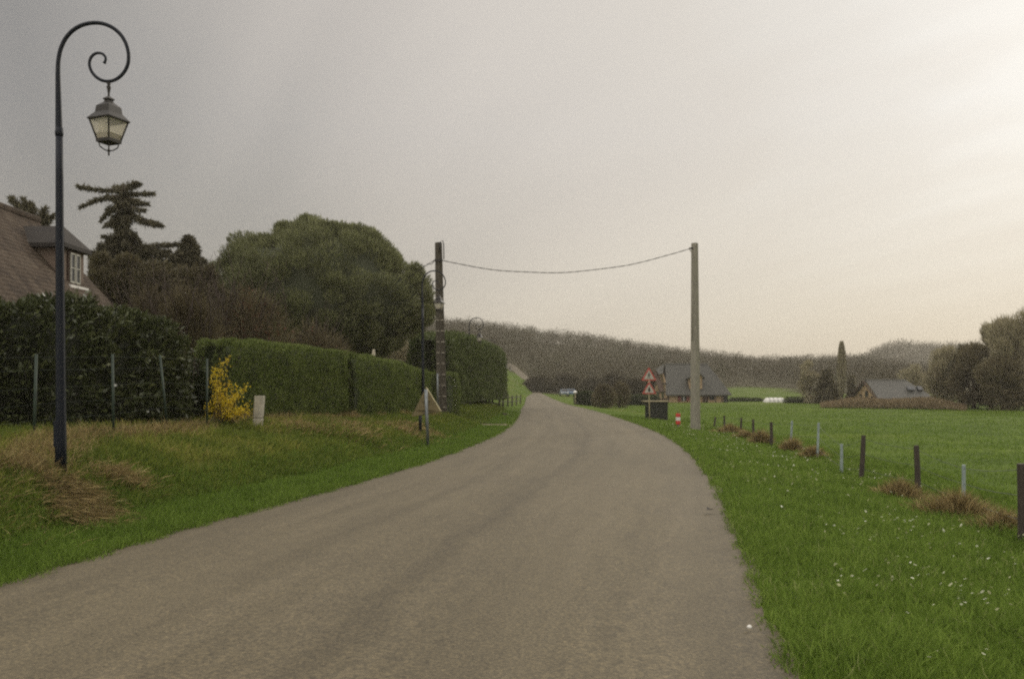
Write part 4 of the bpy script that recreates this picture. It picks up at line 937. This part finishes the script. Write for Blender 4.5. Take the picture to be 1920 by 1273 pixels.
for s in (-1, 1):
    obj('pane', MB().box((fx+.048, dyc+s*.145, (wz0+wz1)/2), (.012, .2, wz1-wz0-.14)), M['glass'], wf)
    fr = MB()
    for yy in (-.11, .11): fr.box((fx+.062, dyc+s*.145+yy, (wz0+wz1)/2), (.03, .03, wz1-wz0-.1))
    for q in (0, .5, 1): fr.box((fx+.060, dyc+s*.145, wz0+.07+(wz1-wz0-.14)*q), (.022, .2, .045 if q != .5 else .025))
    obj('sash', fr, M['signwhite'], wf)
obj('sill', MB().box((fx+.09, dyc, sill+.08), (.2, 1.0, .10)), M['whitepaint'], wf)

# ------------------------------------------------------------------ far houses
def farhouse(name, label, d, pxl, pxr, pyr, pye, gable_w, rz, mats, pyg=None, ridge=(0, 0), depth=7.0, dormer=None):
    """gable end on the left, long side facing the viewer"""
    x0 = xat(pxl, d); x1 = xat(pxr, d); L = x1-x0; cxx = (x0+x1)/2; zg = g1(cxx, d)-.1; ze = zat(pye, d); zr = zat(pyr, d)
    t = thing(name, label, 'house', (cxx, d, zg)); ca, sa = math.cos(rz), math.sin(rz)
    def W(u, v, z): return (x0+u*ca-v*sa, d+u*sa+v*ca, z)     # u along the front from the left corner, v to the back
    ov = .45; hv = depth/2; zw = ze-.0
    wl = MB(); wl.add([W(0, 0, zg-.3), W(L, 0, zg-.3), W(L, depth, zg-.3), W(0, depth, zg-.3), W(0, 0, zw), W(L, 0, zw), W(L, depth, zw), W(0, depth, zw)], [(3, 2, 1, 0), (4, 5, 6, 7), (0, 1, 5, 4), (1, 2, 6, 5), (2, 3, 7, 6), (3, 0, 4, 7)])
    for uu_, s in ((0.0, 1),):
        wl.prism([W(uu_, 0, zw+.01), W(uu_, hv, zr-.15), W(uu_, depth, zw+.01)], (.12*ca, .12*sa, 0))
    obj('wall', wl, M[mats[0]], t)
    hr = ridge; slope = (zr-ze)/hv; zo = ze-slope*ov
    def rp(u, v, z): return W(u, v, z)
    F1 = [rp(-ov, -ov, zo), rp(L+ov, -ov, zo), rp(L-hr[1], hv, zr), rp(hr[0]-ov*.3, hv, zr)]
    B1 = [rp(L+ov, depth+ov, zo), rp(-ov, depth+ov, zo), rp(hr[0]-ov*.3, hv, zr), rp(L-hr[1], hv, zr)]
    rf = MB(); rf.prism(F1, (0, 0, .16)); rf.prism(B1, (0, 0, .16))
    if hr[1] > 0: rf.prism([rp(L+ov, -ov, zo), rp(L+ov, depth+ov, zo), rp(L-hr[1], hv, zr)], (0, 0, .15))
    roof = obj('roof', rf, M[mats[1]], t)
    obj('ridge_tile', MB().tube([rp(hr[0]-ov*.3, hv, zr+.15), rp(L-hr[1], hv, zr+.15)], .11, 6), M['slate'], roof)
    return t, W, L, zg, ze, zr, roof
t, W, L, zg, ze, zr, roof = farhouse('slate_house', 'half-timbered house with steep grey slate roof behind the concrete pole', 132, 1252, 1370, 683, 735, 22, R(8), ('render', 'slate'), ridge=(.9, 1.9))
# gable end timbers, shuttered window, doors, dormer
gt = MB(); dd = 7.0
for v in (.1, 2.2, 4.4, 6.8): gt.add([W(-.06, v-.07, zg), W(-.06, v+.07, zg), W(-.06, v+.07, ze+(1-abs(v-3.5)/3.5)*(zr-ze)*.9), W(-.06, v-.07, ze+(1-abs(v-3.5)/3.5)*(zr-ze)*.9)], [(3, 2, 1, 0)])
for z in (ze, ze+1.3, zg+.6): gt.prism([W(-.1, .6 if z > ze else 0, z-.1), W(-.1, 6.4 if z > ze else 7, z-.1), W(-.1, 6.4 if z > ze else 7, z+.1), W(-.1, .6 if z > ze else 0, z+.1)], (.06, 0, 0))
obj('gable_timber', gt, M['timber'], t)
for v in (2.2, 4.6): obj('gable_window', MB().prism([W(-.13, v-.4, zg+.8), W(-.13, v+.4, zg+.8), W(-.13, v+.4, zg+1.7), W(-.13, v-.4, zg+1.7)], (.05, 0, 0)), M['glass'], t)
gp = MB(); gp.prism([W(-1.1, .4, ze+.1), W(-1.1, 3.5, zr-.9), W(-1.1, 6.6, ze+.1), W(-1.1, 6.35, ze+.1), W(-1.1, 3.5, zr-1.15), W(-1.1, .65, ze+.1)], (.7, 0, 0)); obj('porch_hood', gp, M['timber'], t)
gp = MB(); gp.prism([W(-.75, 3.5, zr-.75), W(.55, 3.5, zr+.05), W(-.1, 2.0, zr-1.35), W(-.75, 2.0, zr-1.55)], (0, 0, .12)); obj('hip_roof', gp, M['slate'], roof)
def front(name, u, w_, z0, z1, mat, dep=.05, off=0): return obj(name, MB().prism([W(u, -.02-off, z0), W(u+w_, -.02-off, z0), W(u+w_, -.02-off, z1), W(u, -.02-off, z1)], (0, -dep, 0)), M[mat], t)
front('post', -.02, .2, zg, ze, 'timber'); front('beam', .2, L-.4, ze-.28, ze-.1, 'timber')
front('window', 2.1, .75, zg+.35, ze-.32, 'glass'); front('shutter', 1.6, .42, zg+.3, ze-.3, 'redshutter', .08); front('shutter', 2.93, .42, zg+.3, ze-.3, 'redshutter', .08)
front('mullion', 2.43, .09, zg+.35, ze-.32, 'whitepaint', .03, .06)
for u in (4.2, 5.4, 6.2, 7.4, 8.4): front('timber', u, .14, zg, ze-.28, 'timber')
front('door', 5.6, .55, zg, ze-.3, 'timber', .06); front('window', 6.5, .8, zg+.5, ze-.35, 'glass', .06); front('garage_door', 8.7, .7, zg, ze-.35, 'glass', .05)
# big dormer
xd = xat(1294, 132)-W(0, 0, 0)[0]; dmz0 = zat(729, 132); dmz1 = zat(706, 132); zp = zat(697, 132)
db = obj('dormer', MB().prism([W(xd, -.3, dmz0), W(xd+1.9, -.3, dmz0), W(xd+1.9, -.3, dmz1), W(xd+.95, -.3, zp), W(xd, -.3, dmz1)], (0, 3.0, 0)), M['render'], t)
obj('dormer_roof', MB().prism([W(xd-.35, -.65, dmz1-.35), W(xd+.95, -.65, zp+.15), W(xd+2.25, -.65, dmz1-.35), W(xd+2.25, -.65, dmz1-.15), W(xd+.95, -.65, zp+.38), W(xd-.35, -.65, dmz1-.15)], (0, 3.4, 0)), M['slate'], db)
obj('dormer_window', MB().prism([W(xd+.5, -.36, dmz0+.4), W(xd+1.4, -.36, dmz0+.4), W(xd+1.4, -.36, dmz1-.1), W(xd+.5, -.36, dmz1-.1)], (0, -.04, 0)), M['glass'], db)


t, W, L, zg, ze, zr, roof = farhouse('slate_house', 'low house with timbered gable and grey roof behind the red-brown scrub', 122, 1650, 1752, 714, 746, 40, R(6), ('gablewall', 'slate'), ridge=(0, 1.6), depth=7.5, )
for (v, w_, z0, z1) in ((1.8, .6, zg+.6, ze+.2), (3.2, .7, zg+.8, ze+1.0), (4.9, .6, zg+.6, ze+.5)):
    obj('gable_window', MB().prism([W(-.07, v, z0), W(-.07, v+w_, z0), W(-.07, v+w_, z1), W(-.07, v, z1)], (-.05, 0, 0)), M['glass'], t)
gp = MB(); ap = zr+.1
gp.prism([W(-.6, -.6, ze-.35), W(-.6, 3.75, ap), W(-.6, 8.1, ze-.35), W(-.6, 7.85, ze-.35), W(-.6, 3.75, ap-.28), W(-.6, -.35, ze-.35)], (.14, 0, 0)); obj('barge_board', gp, M['timber'], t)
obj('roof_window', MB().prism([W(4.6, .95, ze+.9), W(5.6, .95, ze+.9), W(5.6, 1.5, ze+1.4), W(4.6, 1.5, ze+1.4)], (0, -.25, .25)), M['glass'], roof)
obj('roof_window', MB().prism([W(6.1, .95, ze+.9), W(6.8, .95, ze+.9), W(6.8, 1.5, ze+1.4), W(6.1, 1.5, ze+1.4)], (0, -.25, .25)), M['glass'], roof)

# ------------------------------------------------------------------ far objects
d = 134; x0_, x1_ = xat(1433, d), xat(1471, d); xc = (x0_+x1_)/2; zg = g1(xc, d); zt = zat(745.5, d)
t = thing('polytunnel', 'low white rounded tunnel at the far edge of the pasture', 'polytunnel', (xc, d, zg))
mb = MB(); n = 14; hw = .9; H = zt-zg; vs = []
for i in range(11):
    x = x0_+(x1_-x0_)*i/10; e = min(1, .45+.9*min(i, 10-i)/1.5) if min(i, 10-i) < 1 else 1.0
    for k in range(n+1):
        a = math.pi*k/n; vs.append((x, d-hw*math.cos(a)*1.0, zg-.05+(H+.05)*math.sin(a)**.6*e*(1-.03*(i % 2))))
fs = [(i*(n+1)+k, i*(n+1)+k+1, (i+1)*(n+1)+k+1, (i+1)*(n+1)+k) for i in range(10) for k in range(n)]+[tuple(range(n, -1, -1)), tuple(10*(n+1)+k for k in range(n+1))]
obj('cover', MB().add(vs, fs), M['whitepaint'], t, smooth=True)
for i in (2, 4, 6, 8):
    x = x0_+(x1_-x0_)*i/10; obj('hoop', MB().tube([(x, d-(hw+.02)*math.cos(math.pi*k/n), zg+(H+.02)*math.sin(math.pi*k/n)**.6) for k in range(n+1)], .03, 5), M['galv'], t)
def car(label, px, d, mat, rz=0):
    x = xat(px, d); zg = g1(x, d); t = thing('parked_car', label, 'car', (x, d, zg), 'cars parked at the far road bend')
    sec = [(-2.0, .35), (-2.05, .75), (-1.6, .88), (-.95, .95), (-.5, 1.38), (1.1, 1.42), (1.75, .98), (2.05, .85), (2.0, .35)]
    hw = .82; vs = []
    for s in (-1, 1):
        for (v, z) in sec: vs.append((x+s*(hw-(.14 if z > 1.1 else 0)), d+v, zg+z))
    m = len(sec); fs = [tuple(range(m)), tuple(range(2*m-1, m-1, -1))]+[(i, (i+1) % m, m+(i+1) % m, m+i) for i in range(m)]
    obj('body', MB().add(vs, fs), M[mat], t, bevel=.05)
    obj('windscreen', MB().prism([(x-.64, d-.97, zg+.98), (x+.64, d-.97, zg+.98), (x+.58, d-.57, zg+1.34), (x-.58, d-.57, zg+1.34)], (0, -.03, .03)), M['glass'], t)
    for sx in (-1, 1):
        obj('headlight', MB().box((x+sx*.6, d-2.06, zg+.68), (.26, .05, .13)), M['whitepaint'], t)
        for sy in (-1.3, 1.3): obj('wheel', MB().tube([(x+sx*.72, d+sy, zg+.32), (x+sx*.84, d+sy, zg+.32)], .32, 14), M['black'], t)
    return t
car('grey-blue parked car, left of a blue one, at the far road bend', 1058, 172, 'greycar')
car('blue parked car, right of a grey-blue one, at the far road bend', 1070.5, 174, 'bluecar')
d = 112; x = xat(1079, d); zg = g1(x, d); t = thing('marker_post', 'slim pale post with a white rounded top left of the small square hedge', 'post', (x, d, zg))
obj('post', MB().tube([(x, d, zg-.1), (x, d, zat(735, d))], .06, 8), M['paletrim'], t, smooth=True)
obj('cap', MB().lathe((x-.05, d, zat(737, d)), [(.26, 0), (.27, .08), (.22, .2), (.12, .3), (.01, .33)], 14), M['whitepaint'], t, smooth=True)
# far paddock fence at the left
t = thing('paddock_fence', 'broken wooden paddock rails and posts beyond the conifer hedge', 'fence', (xat(955, 92), 92, g1(xat(955, 92), 92)))
pts = []
for (px, d, h) in ((936, 76, 1.2), (943, 80, 1.5), (952, 88, 1.3), (960, 95, 1.2), (968, 104, 1.2), (976, 114, 1.2)):
    x = xat(px, d); z = g1(x, d); obj('post', MB().tube([(x, d, z-.1), (x+.03, d, z+h)], [.08, .06], 6), M['woodpost'], t); pts.append(np.array([x, d, z]))
for f in (.5, .95):
    for i in range(len(pts)-1): obj('rail', MB().tube([pts[i]+[0, -.07, f], pts[i+1]+[0, -.07, f-.02]], .045, 5), M['woodpost'], t)
d = 62; 
def stump(px, py, d):
    x = xat(px, d); z = g1(x, d); t = thing('tree_stump', 'small dark stump on the grass left of the far road', 'stump', (x, d, z))
    obj('trunk', MB().lathe((x, d, z-.05), [(.26, 0), (.2, .1), (.17, .22), (.15, .25)], 10), M['bark'], t); obj('root', MB().tube([(x-.1, d, z+.05), (x+.5, d-.2, z+.06), (x+.8, d-.2, z+.02)], [.09, .06, .02], 6), M['bark'], t)
stump(945, 770, 58)

# trees around the pasture
barecrown('bare_tree', 'big bare rounded tree cut by the right edge of the picture', 'tree', 1925, 590, 92, 170, 'twiggrey', 24000, tl=.9, tw=.06, group='trees right of the pasture')
barecrown('bare_tree', 'jagged twiggy tree just left of the tallest right-hand tree', 'tree', 1858, 612, 97, 70, 'twiggrey', 12000, tl=.8, tw=.06, group='trees right of the pasture')
barecrown('bare_tree', 'brownish bare tree with rounded crown above the scrub end', 'tree', 1765, 658, 104, 84, 'twiggrey', 10000, tl=.8, tw=.06, group='trees right of the pasture')
barecrown('bare_tree', 'bare tree in front of the pointed conifer on the right', 'tree', 1825, 652, 96, 90, 'twig', 11000, tl=.8, tw=.06, group='trees right of the pasture')
barecrown('bare_tree', 'low brown tree at the foot of the right-hand wood', 'tree', 1880, 680, 90, 110, 'twig', 11000, tl=.8, tw=.06, group='trees right of the pasture')
barecrown('bare_tree', 'thin leafless branch tips reaching highest at the right edge', 'tree', 1960, 540, 88, 90, 'twiggrey', 2600, tl=1.2, tw=.05, group='trees right of the pasture')
barecrown('bare_tree', 'small olive-brown tree left of the broad conifer', 'tree', 1517, 680, 128, 40, 'twiggrey', 4500, tl=.8, tw=.07, group='trees beyond the pasture')
barecrown('bare_tree', 'bare tree behind the low grey roof', 'tree', 1715, 690, 150, 60, 'twiggrey', 5000, tl=.9, tw=.07, group='trees beyond the pasture')
def conebr(px, top, bot, w, m=26):
    out = []
    for i in range(m):
        h = i/(m-1); y0 = top+h*(bot-top)*.93; wd = 1.5+h*w/2
        for s in (-1, 1, 0):
            k = wd*(.7+.45*random.random()); out.append(((px, y0), (px+s*k, y0+k*.3), random.uniform(-1, 1)*k*.08, .3+.25*h))
    return out
conifer('conifer_tree', 'broad dark conifer left of the tall narrow poplar', 126, ((1549, 755), (1550, 690)), conebr(1550, 691, 752, 44), 'darkever', per=190, nl=.7, nw=.16)
conifer('conifer_tree', 'dark pointed conifer top among the right-hand trees', 99, ((1806, 765), (1806, 647)), conebr(1806, 647, 700, 34, 18), 'cedar', per=160, nl=.6, nw=.13)
conifer('conifer_tree', 'slim dark conifer just left of the timbered gable', 134, ((1596, 750), (1596, 704)), conebr(1596, 704, 748, 12, 14), 'darkever', per=160, nl=.6, nw=.14)
# lombardy poplar
d = 140; x = xat(1578, d); zg = g1(x, d); H = zat(644, d)-zg; t = thing('poplar_tree', 'tall narrow poplar rising above the far skyline', 'tree', (x, d, zg))
obj('trunk', MB().tube([(x, d, zg-.1), (x, d, zg+H*.6), (x, d, zg+H*.97)], [.25, .14, .03], 7), M['bark'], t, smooth=True)
n = 5000; hz = rng.random(n); a = rng.random(n)*6.283; r = .62*np.sin(np.pi*np.clip(.08+.9*hz, 0, 1))**.5*np.sqrt(rng.random(n)); P = np.c_[x+r*np.cos(a), d+r*np.sin(a), zg+H*(.08+.9*hz)]
foliage('crown', P, np.c_[np.cos(a)*.2, np.sin(a)*.2, np.ones(n)], .7, .06, rng.random(n)*.6, M['twiggrey'], t)
# shrubs mid distance
for (px, py, d, w, n, mat, lab) in ((1132, 722, 100, 42, 5000, 'twig', 'reddish-brown bare bush right of the small square hedge'), (1163, 716, 104, 36, 3500, 'twig', 'taller bare bush left of the double warning sign'), (1010, 706, 196, 70, 5500, 'wood', 'brown thicket where the road vanishes'),
                                (1060, 702, 200, 70, 5500, 'wood', 'brown thicket behind the two parked cars'), (1110, 710, 190, 60, 4500, 'wood', 'brown thicket behind the tiny right-hand street lamp'), (1190, 712, 170, 60, 5000, 'wood', 'olive thicket behind the double warning sign'), (1150, 700, 190, 60, 4500, 'wood', 'brown thicket between the lamp and the signs')):
    shrub('bare_bush', lab, px, py, d, w, mat, n, .9 if d > 150 else .55, .08 if d > 150 else .035, 'bare bushes beyond the signs')
# red-brown scrub under the low house
n = 26000; px = 1540+rng.random(n)*270; d = 106+rng.normal(size=n)*2.2-(px-1540)*.05; x = (px-960)/F*d; z = G(x, d)
H = (zat(752, 106)-.0)*np.ones(n); hh = .55+.8*fbm(x*.35, d*.2, 4)-.7*ss(1740, 1810, px)-.5*ss(1600, 1540, px)
q = rng.random(n); P = np.c_[x, d, z+hh*q*.95]
o = foliage('scrub', P, np.c_[rng.normal(size=(n, 2))*.5, np.ones(n)], .45, .05, rng.random(n), M['scrub']); tag(o, 'red-brown bracken scrub below the low grey-roofed house', 'scrub', kind='stuff')
# straw patch near the paddock
# ------------------------------------------------------------------ woodland (stuff)
def woodland(name, label, y0f, y1, ulo, uhi, sp, hT, per, L, W):
    d_ = []; Yv = 180.0
    while Yv < y1:
        xs = np.arange(xat(ulo, Yv), xat(uhi, Yv), sp)+rng.normal(size=1)*sp*.5; xs = xs+rng.normal(size=len(xs))*sp*.3; ys = np.full(len(xs), Yv)+rng.normal(size=len(xs))*sp*.35
        u = 960+F*xs/ys; k = ys > y0f(u); d_.append(np.c_[xs[k], ys[k]]); Yv += sp
    T = np.concatenate(d_); m = len(T); Z = G(T[:, 0], T[:, 1]); h = hT*(.8+.35*rng.random(m)); r = sp*.62*(.8+.4*rng.random(m)); tv = rng.random(m)
    k = np.repeat(np.arange(m), per); n = len(k); Dd = rdir(n); q = rng.random(n)**.5
    P = np.c_[T[k, 0]+Dd[:, 0]*r[k]*q, T[k, 1]+Dd[:, 1]*r[k]*q, Z[k]+h[k]*(.46+.48*Dd[:, 2]*q)]
    D = unit(Dd*.8+np.array([0, 0, .3])+rng.normal(size=(n, 3))*.6)
    v = .15+.45*rng.random(n)+.35*tv[k]; v = np.where(tv[k] > .96, 1.0, np.clip(v, 0, .84))
    o = foliage(name, P, D, L*(.6+.7*rng.random(n)), W*(.6+.8*rng.random(n)), v, M['wood']); return tag(o, label, 'woodland', kind='stuff')
def ws(u): return np.interp(u, [-800, 700, 930, 985, 1005, 1150, 1250, 1370, 1400, 1470, 1500, 1700, 2500], [230, 240, 252, 225, 208, 208, 215, 262, 268, 262, 215, 200, 190])+4
woodland('woodland', 'leafless brown wood covering the long hill behind the road', ws, 530, 560, 2150, 6.0, TREE*1.02, 110, 1.05, .17)
woodland('distant_woodland', 'farther wooded rise at the right of the skyline', lambda u: np.where(u > 1560, 600, 9999), 910, 1560, 2150, 10.0, 15, 110, 2.4, .35)
# small things on the road
z = .06; p = pt(1330, 966, 11.5); o = obj('dead_leaf', MB().add([(p[0]-.05, 11.42, .075), (p[0]-.01, 11.35, .10), (p[0]+.05, 11.42, .085), (p[0]+.02, 11.5, .07), (p[0]-.03, 11.5, .11)], [(0, 1, 2), (0, 2, 3, 4)]), M['leafbrown'], origin=(p[0], 11.4, .06)); tag(o, 'dark curled leaf lying near the right road edge', 'leaf')
d = 2645/453.; x = xat(1405, d); o = obj('pebble', MB().lathe((x, d, .035), [(.006, 0), (.016, .006), (.017, .014), (.011, .022), (.003, .026)], 7), M['whitepaint'], origin=(x, d, .03)); tag(o, 'tiny white pebble on the asphalt by the right edge', 'pebble')

# ------------------------------------------------------------------ haze
hz = MB().box((0, 735, 33), (2900, 1530, 72)); m, nt, out = newmat('haze'); pv = nt.nodes.new('ShaderNodeVolumePrincipled'); pv.inputs['Color'].default_value = (.95, .89, .76, 1); pv.inputs['Density'].default_value = .00045
nt.links.new(pv.outputs[0], out.inputs['Volume']); o = obj('haze', hz, m); tag(o, None, kind='stuff')

# ------------------------------------------------------------------ sky, sun, camera
SUN_AZ, SUN_EL = R(36), R(24)     # azimuth from +Y toward +X
sd = (math.sin(SUN_AZ)*math.cos(SUN_EL), math.cos(SUN_AZ)*math.cos(SUN_EL), math.sin(SUN_EL))
wd = bpy.data.worlds.new('World'); scene.world = wd; wd.use_nodes = True; nt = wd.node_tree
for n in list(nt.nodes): nt.nodes.remove(n)
out = nt.nodes.new('ShaderNodeOutputWorld'); bg = nt.nodes.new('ShaderNodeBackground'); bg.inputs['Strength'].default_value = .1
sky = nt.nodes.new('ShaderNodeTexSky'); sky.sky_type = 'NISHITA'; sky.sun_disc = False; sky.sun_elevation = SUN_EL; sky.sun_rotation = SUN_AZ
tc = nt.nodes.new('ShaderNodeTexCoord'); nrm = N(nt, 'VectorMath', operation='NORMALIZE'); nt.links.new(tc.outputs['Generated'], nrm.inputs[0])
dt = N(nt, 'VectorMath', operation='DOT_PRODUCT'); nt.links.new(nrm.outputs[0], dt.inputs[0]); dt.inputs[1].default_value = sd
sx = nt.nodes.new('ShaderNodeSeparateXYZ'); nt.links.new(nrm.outputs[0], sx.inputs[0])
zz = N(nt, 'Math', operation='ADD'); nt.links.new(sx.outputs[2], zz.inputs[0]); zz.inputs[1].default_value = .22
zm = N(nt, 'Math', operation='MAXIMUM'); nt.links.new(zz.outputs[0], zm.inputs[0]); zm.inputs[1].default_value = .08
cbx = N(nt, 'Math', operation='DIVIDE'); nt.links.new(sx.outputs[0], cbx.inputs[0]); nt.links.new(zm.outputs[0], cbx.inputs[1])
cby = N(nt, 'Math', operation='DIVIDE'); nt.links.new(sx.outputs[1], cby.inputs[0]); nt.links.new(zm.outputs[0], cby.inputs[1])
cc = nt.nodes.new('ShaderNodeCombineXYZ'); nt.links.new(cbx.outputs[0], cc.inputs[0]); nt.links.new(cby.outputs[0], cc.inputs[1])
mp0 = nt.nodes.new('ShaderNodeMapping'); mp0.inputs['Rotation'].default_value = (0, 0, R(-38)); nt.links.new(cc.outputs[0], mp0.inputs[0])
mp = nt.nodes.new('ShaderNodeMapping'); mp.inputs['Scale'].default_value = (1.5, .4, 1); mp.inputs['Location'].default_value = (3.1, .7, 0); nt.links.new(mp0.outputs[0], mp.inputs[0])
nz = N(nt, 'TexNoise', Scale=.9, Detail=5, Roughness=.5, Distortion=.4); nt.links.new(mp.outputs[0], nz.inputs['Vector'])
ad1 = N(nt, 'Math', operation='MULTIPLY_ADD'); nt.links.new(nz.outputs['Fac'], ad1.inputs[0]); ad1.inputs[1].default_value = .24; ad1.inputs[2].default_value = -.12
ad2 = N(nt, 'Math', operation='ADD'); nt.links.new(dt.outputs['Value'], ad2.inputs[0]); nt.links.new(ad1.outputs[0], ad2.inputs[1])
hf = N(nt, 'Math', operation='MULTIPLY_ADD'); nt.links.new(ad2.outputs[0], hf.inputs[0]); hf.inputs[1].default_value = .5; hf.inputs[2].default_value = .5
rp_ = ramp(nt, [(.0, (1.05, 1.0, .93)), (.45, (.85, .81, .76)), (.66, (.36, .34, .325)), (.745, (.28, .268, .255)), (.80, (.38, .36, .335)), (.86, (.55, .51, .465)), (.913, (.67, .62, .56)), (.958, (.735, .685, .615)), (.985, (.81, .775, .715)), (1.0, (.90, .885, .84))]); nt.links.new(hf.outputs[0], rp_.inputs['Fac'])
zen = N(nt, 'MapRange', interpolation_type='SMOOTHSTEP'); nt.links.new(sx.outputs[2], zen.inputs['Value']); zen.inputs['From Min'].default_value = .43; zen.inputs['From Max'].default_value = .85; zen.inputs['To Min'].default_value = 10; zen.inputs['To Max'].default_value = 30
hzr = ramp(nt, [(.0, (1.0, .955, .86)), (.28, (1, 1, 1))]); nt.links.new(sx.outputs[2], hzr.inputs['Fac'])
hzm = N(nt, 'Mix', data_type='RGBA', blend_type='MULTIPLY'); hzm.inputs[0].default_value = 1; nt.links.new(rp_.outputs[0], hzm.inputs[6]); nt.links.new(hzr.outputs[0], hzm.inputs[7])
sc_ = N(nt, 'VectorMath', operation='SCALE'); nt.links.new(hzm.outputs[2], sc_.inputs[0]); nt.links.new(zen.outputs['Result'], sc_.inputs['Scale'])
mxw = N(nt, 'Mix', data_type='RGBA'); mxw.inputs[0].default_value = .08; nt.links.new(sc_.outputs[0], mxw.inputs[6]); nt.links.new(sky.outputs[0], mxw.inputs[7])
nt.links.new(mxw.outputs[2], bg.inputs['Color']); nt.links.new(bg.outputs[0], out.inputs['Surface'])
sl = bpy.data.lights.new('sun', 'SUN'); sl.energy = 1.3; sl.angle = R(12); sl.color = (1, .93, .82); so = bpy.data.objects.new('sun', sl); COL.objects.link(so)
from mathutils import Vector
so.rotation_euler = Vector(sd).to_track_quat('Z', 'Y').to_euler()

cam = bpy.data.cameras.new('camera'); co = bpy.data.objects.new('camera', cam); COL.objects.link(co); scene.camera = co
cam.sensor_width = 36; cam.lens = 36*F/1920; co.location = (0, 0, CAM); co.rotation_euler = (math.pi/2, 0, 0); cam.shift_y = (735-636.5)/1920; cam.clip_end = 4000; cam.clip_start = .1
scene.view_settings.view_transform = 'Standard'; scene.view_settings.look = 'None'; scene.view_settings.exposure = 0; scene.view_settings.gamma = 1
scene.render.engine = 'CYCLES'
scene.cycles.pixel_filter_type = 'BLACKMAN_HARRIS'; scene.cycles.filter_width = 2.2
scene.cycles.use_denoising = False; scene.cycles.max_bounces = 6; scene.cycles.diffuse_bounces = 3; scene.cycles.volume_bounces = 0; scene.cycles.transparent_max_bounces = 12
